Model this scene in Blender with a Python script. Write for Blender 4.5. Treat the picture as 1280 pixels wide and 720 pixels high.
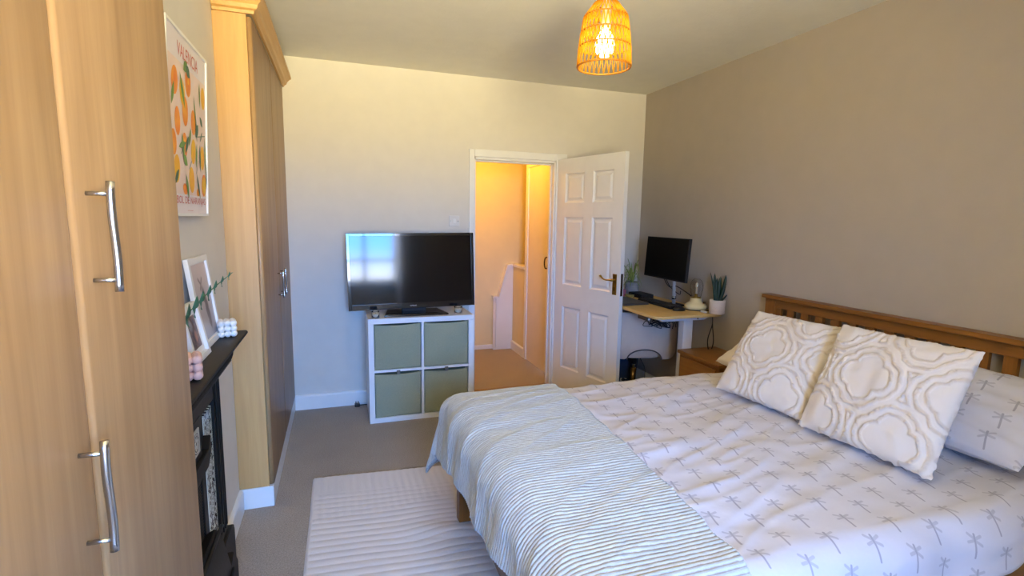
import bpy, bmesh, math, random
from mathutils import Vector, Matrix, noise
random.seed(7)
for o in list(bpy.data.objects): bpy.data.objects.remove(o)
SC = bpy.context.scene
COL = SC.collection
PI = math.pi

# ------------------------------------------------------------------ camera
def camera():
    yaw, pitch, roll, F = 0.3289, 0.1348, 0.0164, 636.8
    f = Vector((math.sin(yaw)*math.cos(pitch), math.cos(yaw)*math.cos(pitch), -math.sin(pitch)))
    r = Vector((math.cos(yaw), -math.sin(yaw), 0)); u = r.cross(f)
    r2 = r*math.cos(roll) + u*math.sin(roll); u2 = -r*math.sin(roll) + u*math.cos(roll)
    cd = bpy.data.cameras.new('camera'); c = bpy.data.objects.new('camera', cd); COL.objects.link(c)
    cd.sensor_width = 36; cd.lens = F*36/1280; cd.clip_start = 0.05
    m = Matrix((r2, u2, -f)).transposed().to_4x4(); m.translation = (0, 0, 1.486)
    c.matrix_world = m
    SC.camera = c
camera()

# ------------------------------------------------------------------ light and exposure
SC.view_settings.view_transform = 'Standard'
SC.view_settings.look = 'None'
SC.view_settings.gamma = 1
SC.view_settings.use_curve_mapping = False
SC.view_settings.exposure = -0.70
SKY_BLUE = (0.115, 0.37, 1.0); GROUND_WARM = (1.0, 0.86, 0.48)
SKY_POWER = 128.0; HEDGE_POWER = 90.0; GROUND_POWER = 230.0
BULB_POWER = 12.0; HALL_POWER = 36.0
WIN = (-0.26, 0.82, 0.90, 2.15)      # window opening in the rear wall: x0, x1, z0, z1
REAR = -0.60; RECESS = -1.55           # window end of an added deep recess that blocks slanting daylight
def make_world():
    w = bpy.data.worlds.new('world'); SC.world = w; w.use_nodes = True
    nt = w.node_tree; nt.nodes.clear()
    out = nt.nodes.new('ShaderNodeOutputWorld'); bg = nt.nodes.new('ShaderNodeBackground')
    tc = nt.nodes.new('ShaderNodeTexCoord'); sp = nt.nodes.new('ShaderNodeSeparateXYZ'); cr = nt.nodes.new('ShaderNodeValToRGB')
    mr = nt.nodes.new('ShaderNodeMapRange'); mr.inputs[1].default_value = -1; mr.inputs[2].default_value = 1
    nt.links.new(tc.outputs['Generated'], sp.inputs[0]); nt.links.new(sp.outputs[2], mr.inputs[0]); nt.links.new(mr.outputs[0], cr.inputs[0])
    e = cr.color_ramp.elements
    g = [c*HEDGE_POWER/SKY_POWER for c in GROUND_WARM]; g2 = [c*GROUND_POWER/SKY_POWER for c in GROUND_WARM]
    e2 = e.new(.36); e2.color = (*g2, 1)
    e[0].color = (*g2, 1)
    e3 = e.new(.475); e3.color = (*g, 1)
    e[3].position = 0.525; e[3].color = (*SKY_BLUE, 1)
    bg.inputs[1].default_value = SKY_POWER
    nt.links.new(cr.outputs[0], bg.inputs[0]); nt.links.new(bg.outputs[0], out.inputs[0])
make_world()
def portal():
    l = bpy.data.lights.new('window_portal', 'AREA'); l.shape = 'RECTANGLE'
    l.size = WIN[1]-WIN[0]; l.size_y = WIN[3]-WIN[2]; l.cycles.is_portal = True
    o = bpy.data.objects.new('window_portal', l); COL.objects.link(o)
    o.location = ((WIN[0]+WIN[1])/2, RECESS+0.02, (WIN[2]+WIN[3])/2); o.rotation_euler = (PI/2, 0, 0)   # -Z of the lamp to +Y
portal()

# ------------------------------------------------------------------ mesh helpers
def worldloc(o):
    v = Vector((0, 0, 0))
    while o is not None: v += o.location; o = o.parent
    return v
def link(o, parent=None):
    COL.objects.link(o)
    if parent is not None: o.parent = parent
    return o
def tag(o, label=None, cat=None, group=None, kind=None):
    if label: o['label'] = label
    if cat: o['category'] = cat
    if group: o['group'] = group
    if kind: o['kind'] = kind
    return o
def thing(name, loc, label, cat, group=None):
    o = bpy.data.objects.new(name, None); o.empty_display_size = 0.05; COL.objects.link(o); o.location = loc
    return tag(o, label, cat, group)
def obj(name, bm, mat, parent=None, smooth=False, bevel=0, seg=2, angle=40, subsurf=0, solid=0, base=None):
    """link a bmesh given in world coordinates as one mesh object"""
    off = worldloc(parent) if parent is not None else Vector(base or (0, 0, 0))
    me = bpy.data.meshes.new(name)
    bmesh.ops.recalc_face_normals(bm, faces=bm.faces)
    bm.to_mesh(me); bm.free()
    me.transform(Matrix.Translation(-off))
    for m in (mat if isinstance(mat, (list, tuple)) else [mat]): me.materials.append(m)
    if smooth:
        for p in me.polygons: p.use_smooth = True
    o = bpy.data.objects.new(name, me); link(o, parent)
    if parent is None: o.location = off
    if solid:
        s = o.modifiers.new('s', 'SOLIDIFY'); s.thickness = solid; s.offset = -1
    if bevel:
        b = o.modifiers.new('b', 'BEVEL'); b.width = bevel; b.segments = seg; b.limit_method = 'ANGLE'; b.angle_limit = math.radians(angle)
        if not smooth:
            for p in me.polygons: p.use_smooth = True
            b.harden_normals = True
    if subsurf:
        s = o.modifiers.new('u', 'SUBSURF'); s.levels = subsurf; s.render_levels = subsurf
    return o
def BM(): return bmesh.new()
def box(bm, x0, x1, y0, y1, z0, z1, M=None, mi=0):
    vs = [bm.verts.new(v) for v in ((x0,y0,z0),(x1,y0,z0),(x1,y1,z0),(x0,y1,z0),(x0,y0,z1),(x1,y0,z1),(x1,y1,z1),(x0,y1,z1))]
    for f in ((0,3,2,1),(4,5,6,7),(0,1,5,4),(1,2,6,5),(2,3,7,6),(3,0,4,7)):
        bm.faces.new([vs[i] for i in f]).material_index = mi
    if M is not None:
        for v in vs: v.co = M @ v.co
    return bm
def bx(*a, M=None): return box(BM(), *a, M=M)
def lathe(bm, prof, c=(0,0,0), n=32, M=None, cap=True, mi=0):
    rings = []
    for r, z in prof:
        rings.append([bm.verts.new((c[0]+max(r,1e-4)*math.cos(2*PI*i/n), c[1]+max(r,1e-4)*math.sin(2*PI*i/n), c[2]+z)) for i in range(n)])
    for a, b in zip(rings, rings[1:]):
        for i in range(n):
            bm.faces.new((a[i], a[(i+1)%n], b[(i+1)%n], b[i])).material_index = mi
    if cap:
        bm.faces.new(rings[0][::-1]).material_index = mi; bm.faces.new(rings[-1]).material_index = mi
    if M is not None:
        for r in rings:
            for v in r: v.co = M @ v.co
    return bm
def tube(bm, pts, r, n=8, cap=True, mi=0):
    pts = [Vector(p) for p in pts]; rs = r if isinstance(r, (list, tuple)) else [r]*len(pts)
    rings = []; prev = None
    for i, p in enumerate(pts):
        t = (pts[min(i+1, len(pts)-1)]-pts[max(i-1, 0)]).normalized()
        if prev is None:
            a = Vector((0,0,1)) if abs(t.z) < .9 else Vector((1,0,0)); nrm = t.cross(a).normalized()
        else:
            nrm = (prev - t*prev.dot(t)); nrm = nrm.normalized() if nrm.length > 1e-6 else prev
        prev = nrm; b = t.cross(nrm)
        rings.append([bm.verts.new(p + (nrm*math.cos(2*PI*k/n)+b*math.sin(2*PI*k/n))*rs[i]) for k in range(n)])
    for a, b in zip(rings, rings[1:]):
        for k in range(n): bm.faces.new((a[k], a[(k+1)%n], b[(k+1)%n], b[k])).material_index = mi
    if cap: bm.faces.new(rings[0][::-1]).material_index = mi; bm.faces.new(rings[-1]).material_index = mi
    return bm
def bez(pts, n=16):
    """Catmull-Rom through points"""
    P = [Vector(p) for p in pts]; P = [P[0]*2-P[1]] + P + [P[-1]*2-P[-2]]; out = []
    for i in range(1, len(P)-2):
        for k in range(n):
            t = k/n; a, b, c, d = P[i-1], P[i], P[i+1], P[i+2]
            out.append(0.5*((2*b)+(c-a)*t+(2*a-5*b+4*c-d)*t*t+(3*b-a-3*c+d)*t**3))
    out.append(P[-2]); return out
def prism(bm, poly, f, d0, d1, mi=0):
    """poly: 2D points, f(u,v,d)->xyz"""
    a = [bm.verts.new(f(u, v, d0)) for u, v in poly]; b = [bm.verts.new(f(u, v, d1)) for u, v in poly]
    bm.faces.new(a[::-1]).material_index = mi; bm.faces.new(b).material_index = mi
    n = len(poly)
    for i in range(n): bm.faces.new((a[i], a[(i+1)%n], b[(i+1)%n], b[i])).material_index = mi
    return bm
def grid(bm, nu, nv, f, uv=None, mi=0):
    V = [[bm.verts.new(f(i/(nu-1), j/(nv-1))) for j in range(nv)] for i in range(nu)]
    L = bm.loops.layers.uv.verify() if uv else None
    for i in range(nu-1):
        for j in range(nv-1):
            fc = bm.faces.new((V[i][j], V[i+1][j], V[i+1][j+1], V[i][j+1])); fc.material_index = mi
            if L:
                for lp, (a, b) in zip(fc.loops, ((i,j),(i+1,j),(i+1,j+1),(i,j+1))): lp[L].uv = uv(a/(nu-1), b/(nv-1))
    return V
def copy_tree(o, parent=None):
    c = o.copy(); COL.objects.link(c)
    if parent is not None: c.parent = parent
    for ch in list(o.children): copy_tree(ch, c)
    return c

# ------------------------------------------------------------------ node materials
class S:                                  # scalar expression over node sockets
    nt = None
    def __init__(s, k): s.k = k
    def op(s, o, *a):
        n = S.nt.nodes.new('ShaderNodeMath'); n.operation = o
        for i, x in enumerate((s,)+a):
            if isinstance(x, S): S.nt.links.new(x.k, n.inputs[i])
            else: n.inputs[i].default_value = x
        return S(n.outputs[0])
    def __add__(s, b): return s.op('ADD', b)
    def __sub__(s, b): return s.op('SUBTRACT', b)
    def __mul__(s, b): return s.op('MULTIPLY', b)
    def __truediv__(s, b): return s.op('DIVIDE', b)
    def abs(s): return s.op('ABSOLUTE')
    def floor(s): return s.op('FLOOR')
    def frac(s): return s.op('FRACT')
    def sin(s): return s.op('SINE')
    def min(s, b): return s.op('MINIMUM', b)
    def max(s, b): return s.op('MAXIMUM', b)
    def mod(s, b): return s.op('FLOORED_MODULO', b)
    def lt(s, b): return s.op('LESS_THAN', b)
    def sqrt(s): return s.op('SQRT')
    def atan2(s, b): return s.op('ARCTAN2', b)
def hyp(a, b): return (a*a+b*b).sqrt()
def segd(x, y, ax, ay, bx_, by_):
    dx, dy = bx_-ax, by_-ay; px = x-ax; py = y-ay
    t = ((px*dx+py*dy)*(1/(dx*dx+dy*dy))).max(0.0).min(1.0)
    return hyp(px-t*dx, py-t*dy)
def soft(d, w, e):                        # 1 inside distance w, falls to 0 over e
    n = S.nt.nodes.new('ShaderNodeMapRange'); S.nt.links.new(d.k, n.inputs[0])
    n.inputs[1].default_value = w; n.inputs[2].default_value = w+e; n.inputs[3].default_value = 1; n.inputs[4].default_value = 0
    return S(n.outputs[0])
def mixc(f, a, b):
    n = S.nt.nodes.new('ShaderNodeMix'); n.data_type = 'RGBA'
    if isinstance(f, S): S.nt.links.new(f.k, n.inputs[0])
    else: n.inputs[0].default_value = f
    for i, c in ((6, a), (7, b)):
        if isinstance(c, tuple): n.inputs[i].default_value = (*c[:3], 1)
        else: S.nt.links.new(c, n.inputs[i])
    return n.outputs[2]
def noi(scale=5, detail=3, vec=None, rough=.5, dist=0, coord='Object', stretch=None):
    nt = S.nt; n = nt.nodes.new('ShaderNodeTexNoise'); n.inputs['Scale'].default_value = scale; n.inputs['Detail'].default_value = detail
    n.inputs['Roughness'].default_value = rough; n.inputs['Distortion'].default_value = dist
    if vec is None:
        tc = nt.nodes.new('ShaderNodeTexCoord'); vec = tc.outputs[coord]
    if stretch:
        mp = nt.nodes.new('ShaderNodeMapping'); mp.inputs['Scale'].default_value = stretch; nt.links.new(vec, mp.inputs[0]); vec = mp.outputs[0]
    nt.links.new(vec, n.inputs['Vector']); return S(n.outputs['Fac'])
def axes(coord='Object'):
    tc = S.nt.nodes.new('ShaderNodeTexCoord'); sp = S.nt.nodes.new('ShaderNodeSeparateXYZ'); S.nt.links.new(tc.outputs[coord], sp.inputs[0])
    return [S(o) for o in sp.outputs]
def srgb(h):
    if isinstance(h, str): h = tuple(int(h[i:i+2], 16)/255 for i in (0, 2, 4))
    return tuple(c/12.92 if c <= .04045 else ((c+.055)/1.055)**2.4 for c in h)
def mat(name, color=None, rough=.6, metal=0, fn=None, bump=None, bstr=.2, bdist=.01, trans=0, ior=1.45, coat=0, sheen=0, emit=None, estr=0, spec=None, sub=0):
    m = bpy.data.materials.new(name); m.use_nodes = True; nt = m.node_tree; S.nt = nt
    p = nt.nodes['Principled BSDF']; p.inputs['Roughness'].default_value = rough; p.inputs['Metallic'].default_value = metal
    p.inputs['IOR'].default_value = ior; p.inputs['Transmission Weight'].default_value = trans; p.inputs['Coat Weight'].default_value = coat
    p.inputs['Sheen Weight'].default_value = sheen
    if spec is not None: p.inputs['Specular IOR Level'].default_value = spec
    if emit: p.inputs['Emission Color'].default_value = (*emit, 1); p.inputs['Emission Strength'].default_value = estr
    if color is not None:
        # every surface gets a faint procedural mottling
        c = color; n = noi(9, 3)
        nt.links.new(mixc(n, tuple(x*.95 for x in c), tuple(min(1, x*1.04) for x in c)), p.inputs['Base Color'])
    if fn is not None: nt.links.new(fn(), p.inputs['Base Color'])
    if bump is not None:
        b = nt.nodes.new('ShaderNodeBump'); b.inputs['Strength'].default_value = bstr; b.inputs['Distance'].default_value = bdist
        nt.links.new(bump().k, b.inputs['Height']); nt.links.new(b.outputs[0], p.inputs['Normal'])
    return m
def wood(name, light, dark, grain='z', rough=.45, scale=1.0, coat=0, streak=.5):
    st = {'x': (1.2, 26, 26), 'y': (26, 1.2, 26), 'z': (26, 26, 1.2)}[grain]
    st2 = {'x': (.5, 7, 7), 'y': (7, .5, 7), 'z': (7, 7, .5)}[grain]
    def fn():
        a = noi(1.6*scale, 6, rough=.62, dist=.6, stretch=st); b = noi(1.3*scale, 4, dist=1.6, stretch=st2)
        f = ((a*streak + b*(1-streak))-.5)*2.4+.5
        return mixc(f.max(0.0).min(1.0), dark, light)
    return mat(name, rough=rough, fn=fn, coat=coat, bump=lambda: noi(3*scale, 5, stretch=st), bstr=.06, bdist=.003)

WALL = mat('wall_paint', srgb('dcd6cc'), rough=.85, bump=lambda: noi(120, 3), bstr=.05, bdist=.002)
HALLPAINT = mat('hall_paint', srgb('e8d6a6'), rough=.85, bump=lambda: noi(120, 3), bstr=.05, bdist=.002)
WALLT = mat('right_wall_taupe_tone', srgb('b1a698'), rough=.85, bump=lambda: noi(120, 3), bstr=.05, bdist=.002)  # right wall in a darker taupe tone than the other walls
CEIL = mat('ceiling_paint', srgb('e8e5da'), rough=.9, bump=lambda: noi(60, 5, rough=.65)+noi(14, 3)*.6, bstr=.3, bdist=.006)
WHITE = mat('white_gloss_paint', srgb('eceae6'), rough=.35, bump=lambda: noi(40, 2), bstr=.03, bdist=.001)
def carpet(name, a, b):
    return mat(name, rough=.95, sheen=.2, fn=lambda: mixc(((noi(150, 3, rough=.7)-.5)*3.2+.5).max(0.0).min(1.0)*.75+noi(6, 3)*.25, a, b),
               bump=lambda: noi(170, 3, rough=.7), bstr=.8, bdist=.008)
CARPET = carpet('carpet_taupe', srgb('7f7368'), srgb('b3a597'))
CARPET_HALL = carpet('carpet_tan', srgb('8c7f70'), srgb('b5a794'))
MAPLE = wood('maple_door', srgb('bb986c'), srgb('937048'), 'z', rough=.42, streak=.5)
MAPLE_SIDE = wood('maple_side', srgb('cfa66c'), srgb('b88e58'), 'z', rough=.4, streak=.55)
MAPLE_TRIM = wood('maple_cornice', srgb('d0a566'), srgb('b98a4c'), 'y', rough=.4)
OAKY = wood('oak_along_y', srgb('8e5d26'), srgb('643c14'), 'y', rough=.4)
OAKZ = wood('oak_upright', srgb('8e5d26'), srgb('643c14'), 'z', rough=.4)
OAKX = wood('oak_along_x', srgb('8e5d26'), srgb('643c14'), 'x', rough=.4)
NIGHT = wood('nightstand_oak', srgb('9e6c30'), srgb('7c4e1e'), 'y', rough=.38)
DESKWOOD = wood('desk_birch', srgb('d9b878'), srgb('cba766'), 'y', rough=.5)
STEEL = mat('brushed_steel', srgb('b9babd'), rough=.25, metal=1)
BRASS = mat('aged_brass', srgb('a98a44'), rough=.28, metal=1)
BRASSDARK = mat('tarnished_brass', srgb('4a3420'), rough=.4, metal=.8)
IRON = mat('black_cast_iron', srgb('17130f'), rough=.5, spec=.3, bump=lambda: noi(90, 4), bstr=.25, bdist=.002)
BLACK = mat('black_plastic', srgb('121214'), rough=.35)
BLACKMATT = mat('black_matt_plastic', srgb('17171a'), rough=.65)
SCREEN = mat('glossy_screen', srgb('06060a'), rough=.08, spec=.42)
MSCREEN = mat('matt_screen', srgb('060607'), rough=.45, spec=.2)
WHITEPL = mat('white_plastic', srgb('e9e8e5'), rough=.4)
WHITELAM = mat('white_laminate', srgb('eeeeed'), rough=.28)
WHITEMETAL = mat('white_powder_coat', srgb('d9d4d0'), rough=.45)
GLASS = mat('clear_glass', (1, 1, 1), rough=.02, trans=1)
GLASS.node_tree.nodes['Principled BSDF'].inputs['Base Color'].default_value = (1, 1, 1, 1)
WAX = mat('cream_wax', srgb('f0ead8'), rough=.6)
WAXPINK = mat('pink_wax', srgb('c9a398'), rough=.5)
WAXWHITE = mat('white_wax', srgb('e8e2d6'), rough=.55)
SAGE = mat('sage_canvas', rough=.9, fn=lambda: mixc(noi(160, 3), srgb('878c74'), srgb('9da088')), bump=lambda: noi(300, 2), bstr=.25, bdist=.002)
LEAF = mat('dark_leaf', srgb('0e2a18'), rough=.45)
SPIDER = mat('spider_plant_leaf', srgb('8c9a4c'), rough=.5)
EUCA = mat('eucalyptus_leaf', srgb('3c7562'), rough=.6)
STEMG = mat('green_stem', srgb('5a7a58'), rough=.6)
CREAMCER = mat('cream_ceramic', srgb('e0cf9c'), rough=.3)
POTWHITE = mat('speckled_pot', rough=.7, fn=lambda: mixc((noi(220, 2)-.58).max(0.0)*4, srgb('dccfc9'), srgb('a99c98')), bump=lambda: noi(150, 2), bstr=.2, bdist=.002)
GREYPOT = mat('grey_pot', srgb('97928f'), rough=.7)
VELVET = mat('taupe_velvet', rough=.85, sheen=.5, fn=lambda: mixc(noi(7, 4), srgb('c9b3a3'), srgb('e0cdbd')), bump=lambda: noi(200, 2), bstr=.1, bdist=.002)
CORDRY = mat('black_cable', srgb('141416'), rough=.5)
BLUEBAG = mat('navy_fabric', srgb('2b3a55'), rough=.9, bump=lambda: noi(12, 3), bstr=.4, bdist=.02)
DARKGREY = mat('dark_grey_metal', srgb('4a453f'), rough=.4, metal=.3)

# ------------------------------------------------------------------ the room
D, RX, H, LX = 4.094, 2.632, 2.599, -0.505
WX = -0.347            # wardrobe fronts
ALC = -0.95            # alcove wall behind the wardrobes
HY = 5.50              # far wall of the landing
OX0, OX1, OZ = 1.058, 1.772, 1.971
def struct(name, bm, m, parent=None, **k):
    o = obj(name, bm, m, parent, **k)
    if parent is None: o['kind'] = 'structure'
    return o
struct('floor', bx(ALC-.1, RX+.1, REAR-.15, D+.04, -.1, 0), CARPET)
struct('floor_landing', bx(.55, 2.65, D+.04, HY+.1, -.1, 0), CARPET_HALL)
struct('ceiling', bx(ALC-.1, RX+.1, REAR-.15, D+.1, H, H+.1), CEIL)
b = BM(); box(b, ALC-.1, OX0, D, D+.1, 0, H); box(b, OX0, OX1, D, D+.1, OZ, H); box(b, OX1, RX+.1, D, D+.1, 0, H)
struct('wall_back', b, WALL)
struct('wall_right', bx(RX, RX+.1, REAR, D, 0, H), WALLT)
struct('wall_left', bx(ALC-.1, ALC, REAR, D, 0, H), WALL)
struct('wall_chimney', bx(ALC, LX, 1.39, 2.705, 0, H), WALL)
b = BM(); x0, x1, z0, z1 = WIN
bz = 2.45
box(b, ALC-.1, x0, REAR-.12, REAR, 0, H); box(b, x1, RX+.1, REAR-.12, REAR, 0, H); box(b, x0, x1, REAR-.12, REAR, bz, H)
box(b, x0-.10, x0, RECESS, REAR-.12, 0, bz+.1); box(b, x1, x1+.10, RECESS, REAR-.12, 0, bz+.1); box(b, x0, x1, RECESS, REAR-.12, bz, bz+.1)  # added recess sides and top, shielding right wall and near bed from daylight
box(b, x0, x1, RECESS-.1, RECESS, 0, z0); box(b, x0, x1, RECESS-.1, RECESS, z1, bz+.1)
struct('wall_rear', b, WALL)
struct('floor_added_recess', bx(x0, x1, RECESS, REAR-.15, -.1, 0), CARPET)
# window behind the camera: it lights the room and shows in the television
b = BM(); t = .05
for a in ((x0, x0+t, z0, z1), (x1-t, x1, z0, z1), (x0, x1, z0, z0+t), (x0, x1, z1-t, z1), ((x0+x1)/2-.03, (x0+x1)/2+.03, z0, z1), (x0, x1, z0+.36, z0+.41)):
    box(b, a[0], a[1], RECESS-.08, RECESS-.03, a[2], a[3])
wf = struct('window_1', b, WHITE)
obj('window_sill', bx(x0+.001, x1-.001, RECESS-.02, RECESS+.12, z0, z0+.025), WHITE, wf)
# landing walls
struct('wall_landing_far', bx(.55, 2.65, HY, HY+.1, 0, 2.5), HALLPAINT)
struct('wall_landing_left', bx(.45, .55, D+.1, HY+.1, 0, 2.5), HALLPAINT)
b = BM(); box(b, 1.87, 1.97, D+.1, 4.30, 0, 2.5); box(b, 1.87, 1.97, 4.30, 5.00, 2.03, 2.5); box(b, 1.87, 1.97, 5.0, 5.06, 0, 2.5); box(b, 1.97, 2.65, 4.98, 5.06, 0, 2.5); box(b, 1.87, 1.93, 5.061, HY, 0, .955)
struct('wall_landing_right', b, HALLPAINT)
struct('wall_landing_stair', bx(2.55, 2.65, 5.06, HY, 0, 2.5), HALLPAINT)
struct('ceiling_landing', bx(.45, 2.65, D+.1, HY+.1, 2.5, 2.6), HALLPAINT)
# skirting boards
def skirt(name, p0, p1, nrm, h=.115, t=.018):
    """board from p0 to p1 on the floor, growing along nrm from the wall; rounded top"""
    p0 = Vector(p0); p1 = Vector(p1); n = Vector(nrm); bm = BM()
    prof = [(0, 0), (t, 0), (t, h-.014), (t*.8, h-.005), (t*.35, h), (0, h)]
    prism(bm, prof, lambda u, v, d: (p0+(p1-p0)*d + n*u) + Vector((0, 0, v)), 0, 1)
    return struct(name, bm, WHITE)
skirt('baseboard_back', (WX, D, 0), (1.018, D, 0), (0, -1, 0))
skirt('baseboard_back_right', (1.83, D, 0), (RX, D, 0), (0, -1, 0))
skirt('baseboard_right', (RX, REAR, 0), (RX, D-.02, 0), (-1, 0, 0))
skirt('baseboard_left', (LX, 2.31, 0), (LX, 2.695, 0), (1, 0, 0))
skirt('baseboard_landing', (1.87, 5.03, 0), (1.87, HY, 0), (-1, 0, 0), h=.10)
skirt('baseboard_landing_far', (.55, HY, 0), (1.66, HY, 0), (0, -1, 0), h=.05, t=.006)
# door lining and architrave
b = BM()
box(b, OX0-.008, OX0+.012, D-.002, D+.102, 0, OZ+.01); box(b, OX1-.012, OX1+.008, D-.002, D+.102, 0, OZ+.01); box(b, OX0, OX1, D-.002, D+.102, OZ-.012, OZ+.01)
box(b, OX0+.012, OX0+.024, D+.045, D+.075, 0, OZ-.012); box(b, OX1-.024, OX1-.012, D+.045, D+.075, 0, OZ-.012); box(b, OX0, OX1, D+.045, D+.075, OZ-.024, OZ-.012)
struct('trim_1', b, WHITE, bevel=.002)
b = BM(); W = .06
for f0, f1, z0_, z1_ in ((OX0-.045, OX0-.001, 0, OZ+.068), (OX1+.001, OX1+.10, 0, OZ+.068)): box(b, f0, f1, D-.018, D, z0_, z1_)
box(b, OX0-.001, OX1+.001, D-.018, D, OZ+.008, OZ+.068)
struct('trim_2', b, WHITE, bevel=.005, seg=3)
struct('trim_3', bx(OX0+.012, OX1-.012, D+.02, D+.055, 0, .007), mat('threshold_bar', srgb('9a7a4a'), rough=.4, metal=.6), bevel=.003)

# ------------------------------------------------------------------ open six-panel door
def frame_M(origin, ux, uz=(0, 0, 1)):
    """local x along ux, z up, y = uz x ux"""
    ux = Vector(ux).normalized(); uz = Vector(uz).normalized(); uy = uz.cross(ux)
    m = Matrix((ux, uy, uz)).transposed().to_4x4(); m.translation = Vector(origin); return m
DTH = math.radians(73.84)
MD = frame_M((1.787, 4.075, .008), (math.cos(DTH), -math.sin(DTH), 0))
door = struct('door_1', BM(), WHITE)
bm = BM(); Wd, Hd, T = .762, 1.981, .038
cols = ((.0, .105), (.335, .435), (.657, .762))
zr = ((0, .20), (.74, .93), (1.50, 1.62), (1.86, 1.981))
for a, c in cols: box(bm, a, c, 0, T, 0, Hd)
for a, c in zr:
    box(bm, .105, .335, 0.0003, T-.0003, a, c); box(bm, .435, .657, .0003, T-.0003, a, c)
for v in bm.verts: v.co = MD @ v.co
old = door.data; door.data = bpy.data.meshes.new('door_leaf'); bm.to_mesh(door.data); bm.free(); door.data.materials.append(WHITE)
def door_panel(u0, u1, z0, z1):
    bm = BM()
    for side in (0, 1):
        ys = (lambda d: d) if side == 0 else (lambda d: T-d)
        loops = []
        for ins, d in ((0, .004), (.010, .013), (.022, .013), (.042, .005)):
            loops.append([bm.verts.new((x, ys(d), z)) for x, z in ((u0+ins, z0+ins), (u1-ins, z0+ins), (u1-ins, z1-ins), (u0+ins, z1-ins))])
        for a, c in zip(loops, loops[1:]):
            for i in range(4): bm.faces.new((a[i], a[(i+1)%4], c[(i+1)%4], c[i]))
        bm.faces.new(loops[-1])
    for v in bm.verts: v.co = MD @ v.co
    return bm
for ui in ((.105, .335), (.435, .657)):
    for zi in ((.20, .74), (.93, 1.50), (1.62, 1.86)):
        obj('door_panel', door_panel(ui[0], ui[1], zi[0], zi[1]), WHITE, door)
def door_handle(side):
    s = -1 if side == 0 else 1; y0 = 0 if side == 0 else T
    bm = BM(); ya, yb = sorted((y0, y0+s*.004)); box(bm, .688, .730, ya, yb, .915, 1.075, M=MD)
    pl = obj('handle_plate', bm, BRASS, door, bevel=.002)
    bm = BM(); zc = 1.03
    lathe_pts = [MD @ Vector((.709, y0+s*d, zc)) for d in (.002, .02, .04)]
    tube(bm, lathe_pts, [.010, .009, .011], 14)
    pts = [(.712, y0+s*.040, zc), (.690, y0+s*.042, zc-.001), (.655, y0+s*.044, zc-.002), (.625, y0+s*.044, zc+.004), (.603, y0+s*.042, zc+.018), (.592, y0+s*.040, zc+.024)]
    pp = [MD @ v for v in bez(pts, 6)]; n = len(pp)
    tube(bm, pp, [.0085-.003*math.sin(PI*min(1, i/(n*.8))) for i in range(n)], 12)
    obj('lever', bm, BRASS, pl, smooth=True)
    bm = BM(); ya, yb = sorted((y0+s*.0035, y0+s*.0045)); box(bm, .706, .712, ya, yb, .945, .975, M=MD); obj('keyhole', bm, BRASSDARK, pl)
door_handle(0); door_handle(1)
obj('lock_faceplate', box(BM(), .7605, .7635, .008, .030, .91, 1.08, M=MD), BRASSDARK, door)
for z in (.22, 1.72): obj('hinge', box(BM(), -.012, .004, .006, .034, z, z+.09, M=MD), STEEL, door)

# cupboard door on the landing
c2 = struct('door_2', bx(1.864, 1.90, 4.325, 4.965, .004, 2.008), mat('cupboard_door_paint', srgb('e6dacb'), rough=.5), bevel=.002)
b = BM(); box(b, 1.852, 1.872, 4.27, 4.33, 0, 2.06); box(b, 1.852, 1.872, 4.96, 5.03, 0, 2.06); box(b, 1.852, 1.872, 4.33, 4.96, 2.005, 2.06)
obj('door_frame', b, WHITE, c2, bevel=.004)
b = BM(); tube(b, bez([(1.864, 4.415, 1.03), (1.835, 4.415, 1.03), (1.825, 4.415, 1.06), (1.825, 4.415, 1.10), (1.835, 4.415, 1.13), (1.864, 4.415, 1.13)], 5), .006, 10)
obj('door_handle', b, BRASSDARK, c2, smooth=True)
# stair panel with sloping capped top
b = BM(); poly = [(1.675, 0), (1.868, 0), (1.868, .955), (1.80, .945), (1.70, .60), (1.675, .60)]
prism(b, poly, lambda u, v, d: (u, d, v), 5.44, HY)
sp_ = tag(struct('trim_4', b, WHITE), 'low stair panel with sloping top on the orange lit landing')
b = BM(); tube(b, [(1.66, 5.45, .0), (1.66, 5.45, .595)], .022, 4); box(b, 1.635, 1.69, 5.42, HY, .595, .62)
prism(b, [(1.69, .60), (1.70, .625), (1.795, .975), (1.868, .985), (1.868, .955), (1.80, .945)], lambda u, v, d: (u, d, v), 5.425, HY)
box(b, 1.855, 1.945, 5.062, HY, .955, .985); obj('stair_cap', b, WHITE, sp_)

# ------------------------------------------------------------------ wardrobes
def d_handle(parent, x, y, z0, z1, s=.012):
    bm = BM(); zc = (z0+z1)/2; n = 14; L = z1-z0
    for z in (z0+.012, z1-.012): tube(bm, [(x-.001, y, z), (x+.031, y, z)], .0035, 10)
    pts = [(x+.031, y + .003*math.sin(2*PI*i/n), z0-.006+(L+.012)*i/n) for i in range(n+1)]
    tube(bm, pts, .0058, 12)
    return obj('door_handle', bm, STEEL, parent, smooth=True)
def rounded_door(y0, y1, z0, z1, x0, x1, r=.014):
    poly = [(x0, y0), (x1-r, y0)] + [(x1-r+r*math.sin(a), y0+r-r*math.cos(a)) for a in (PI/8, PI/4, 3*PI/8, PI/2)] + \
           [(x1-r+r*math.cos(a), y1-r+r*math.sin(a)) for a in (0, PI/8, PI/4, 3*PI/8, PI/2)] + [(x0, y1)]
    return prism(BM(), poly, lambda u, v, d: (u, v, d), z0, z1)
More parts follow.
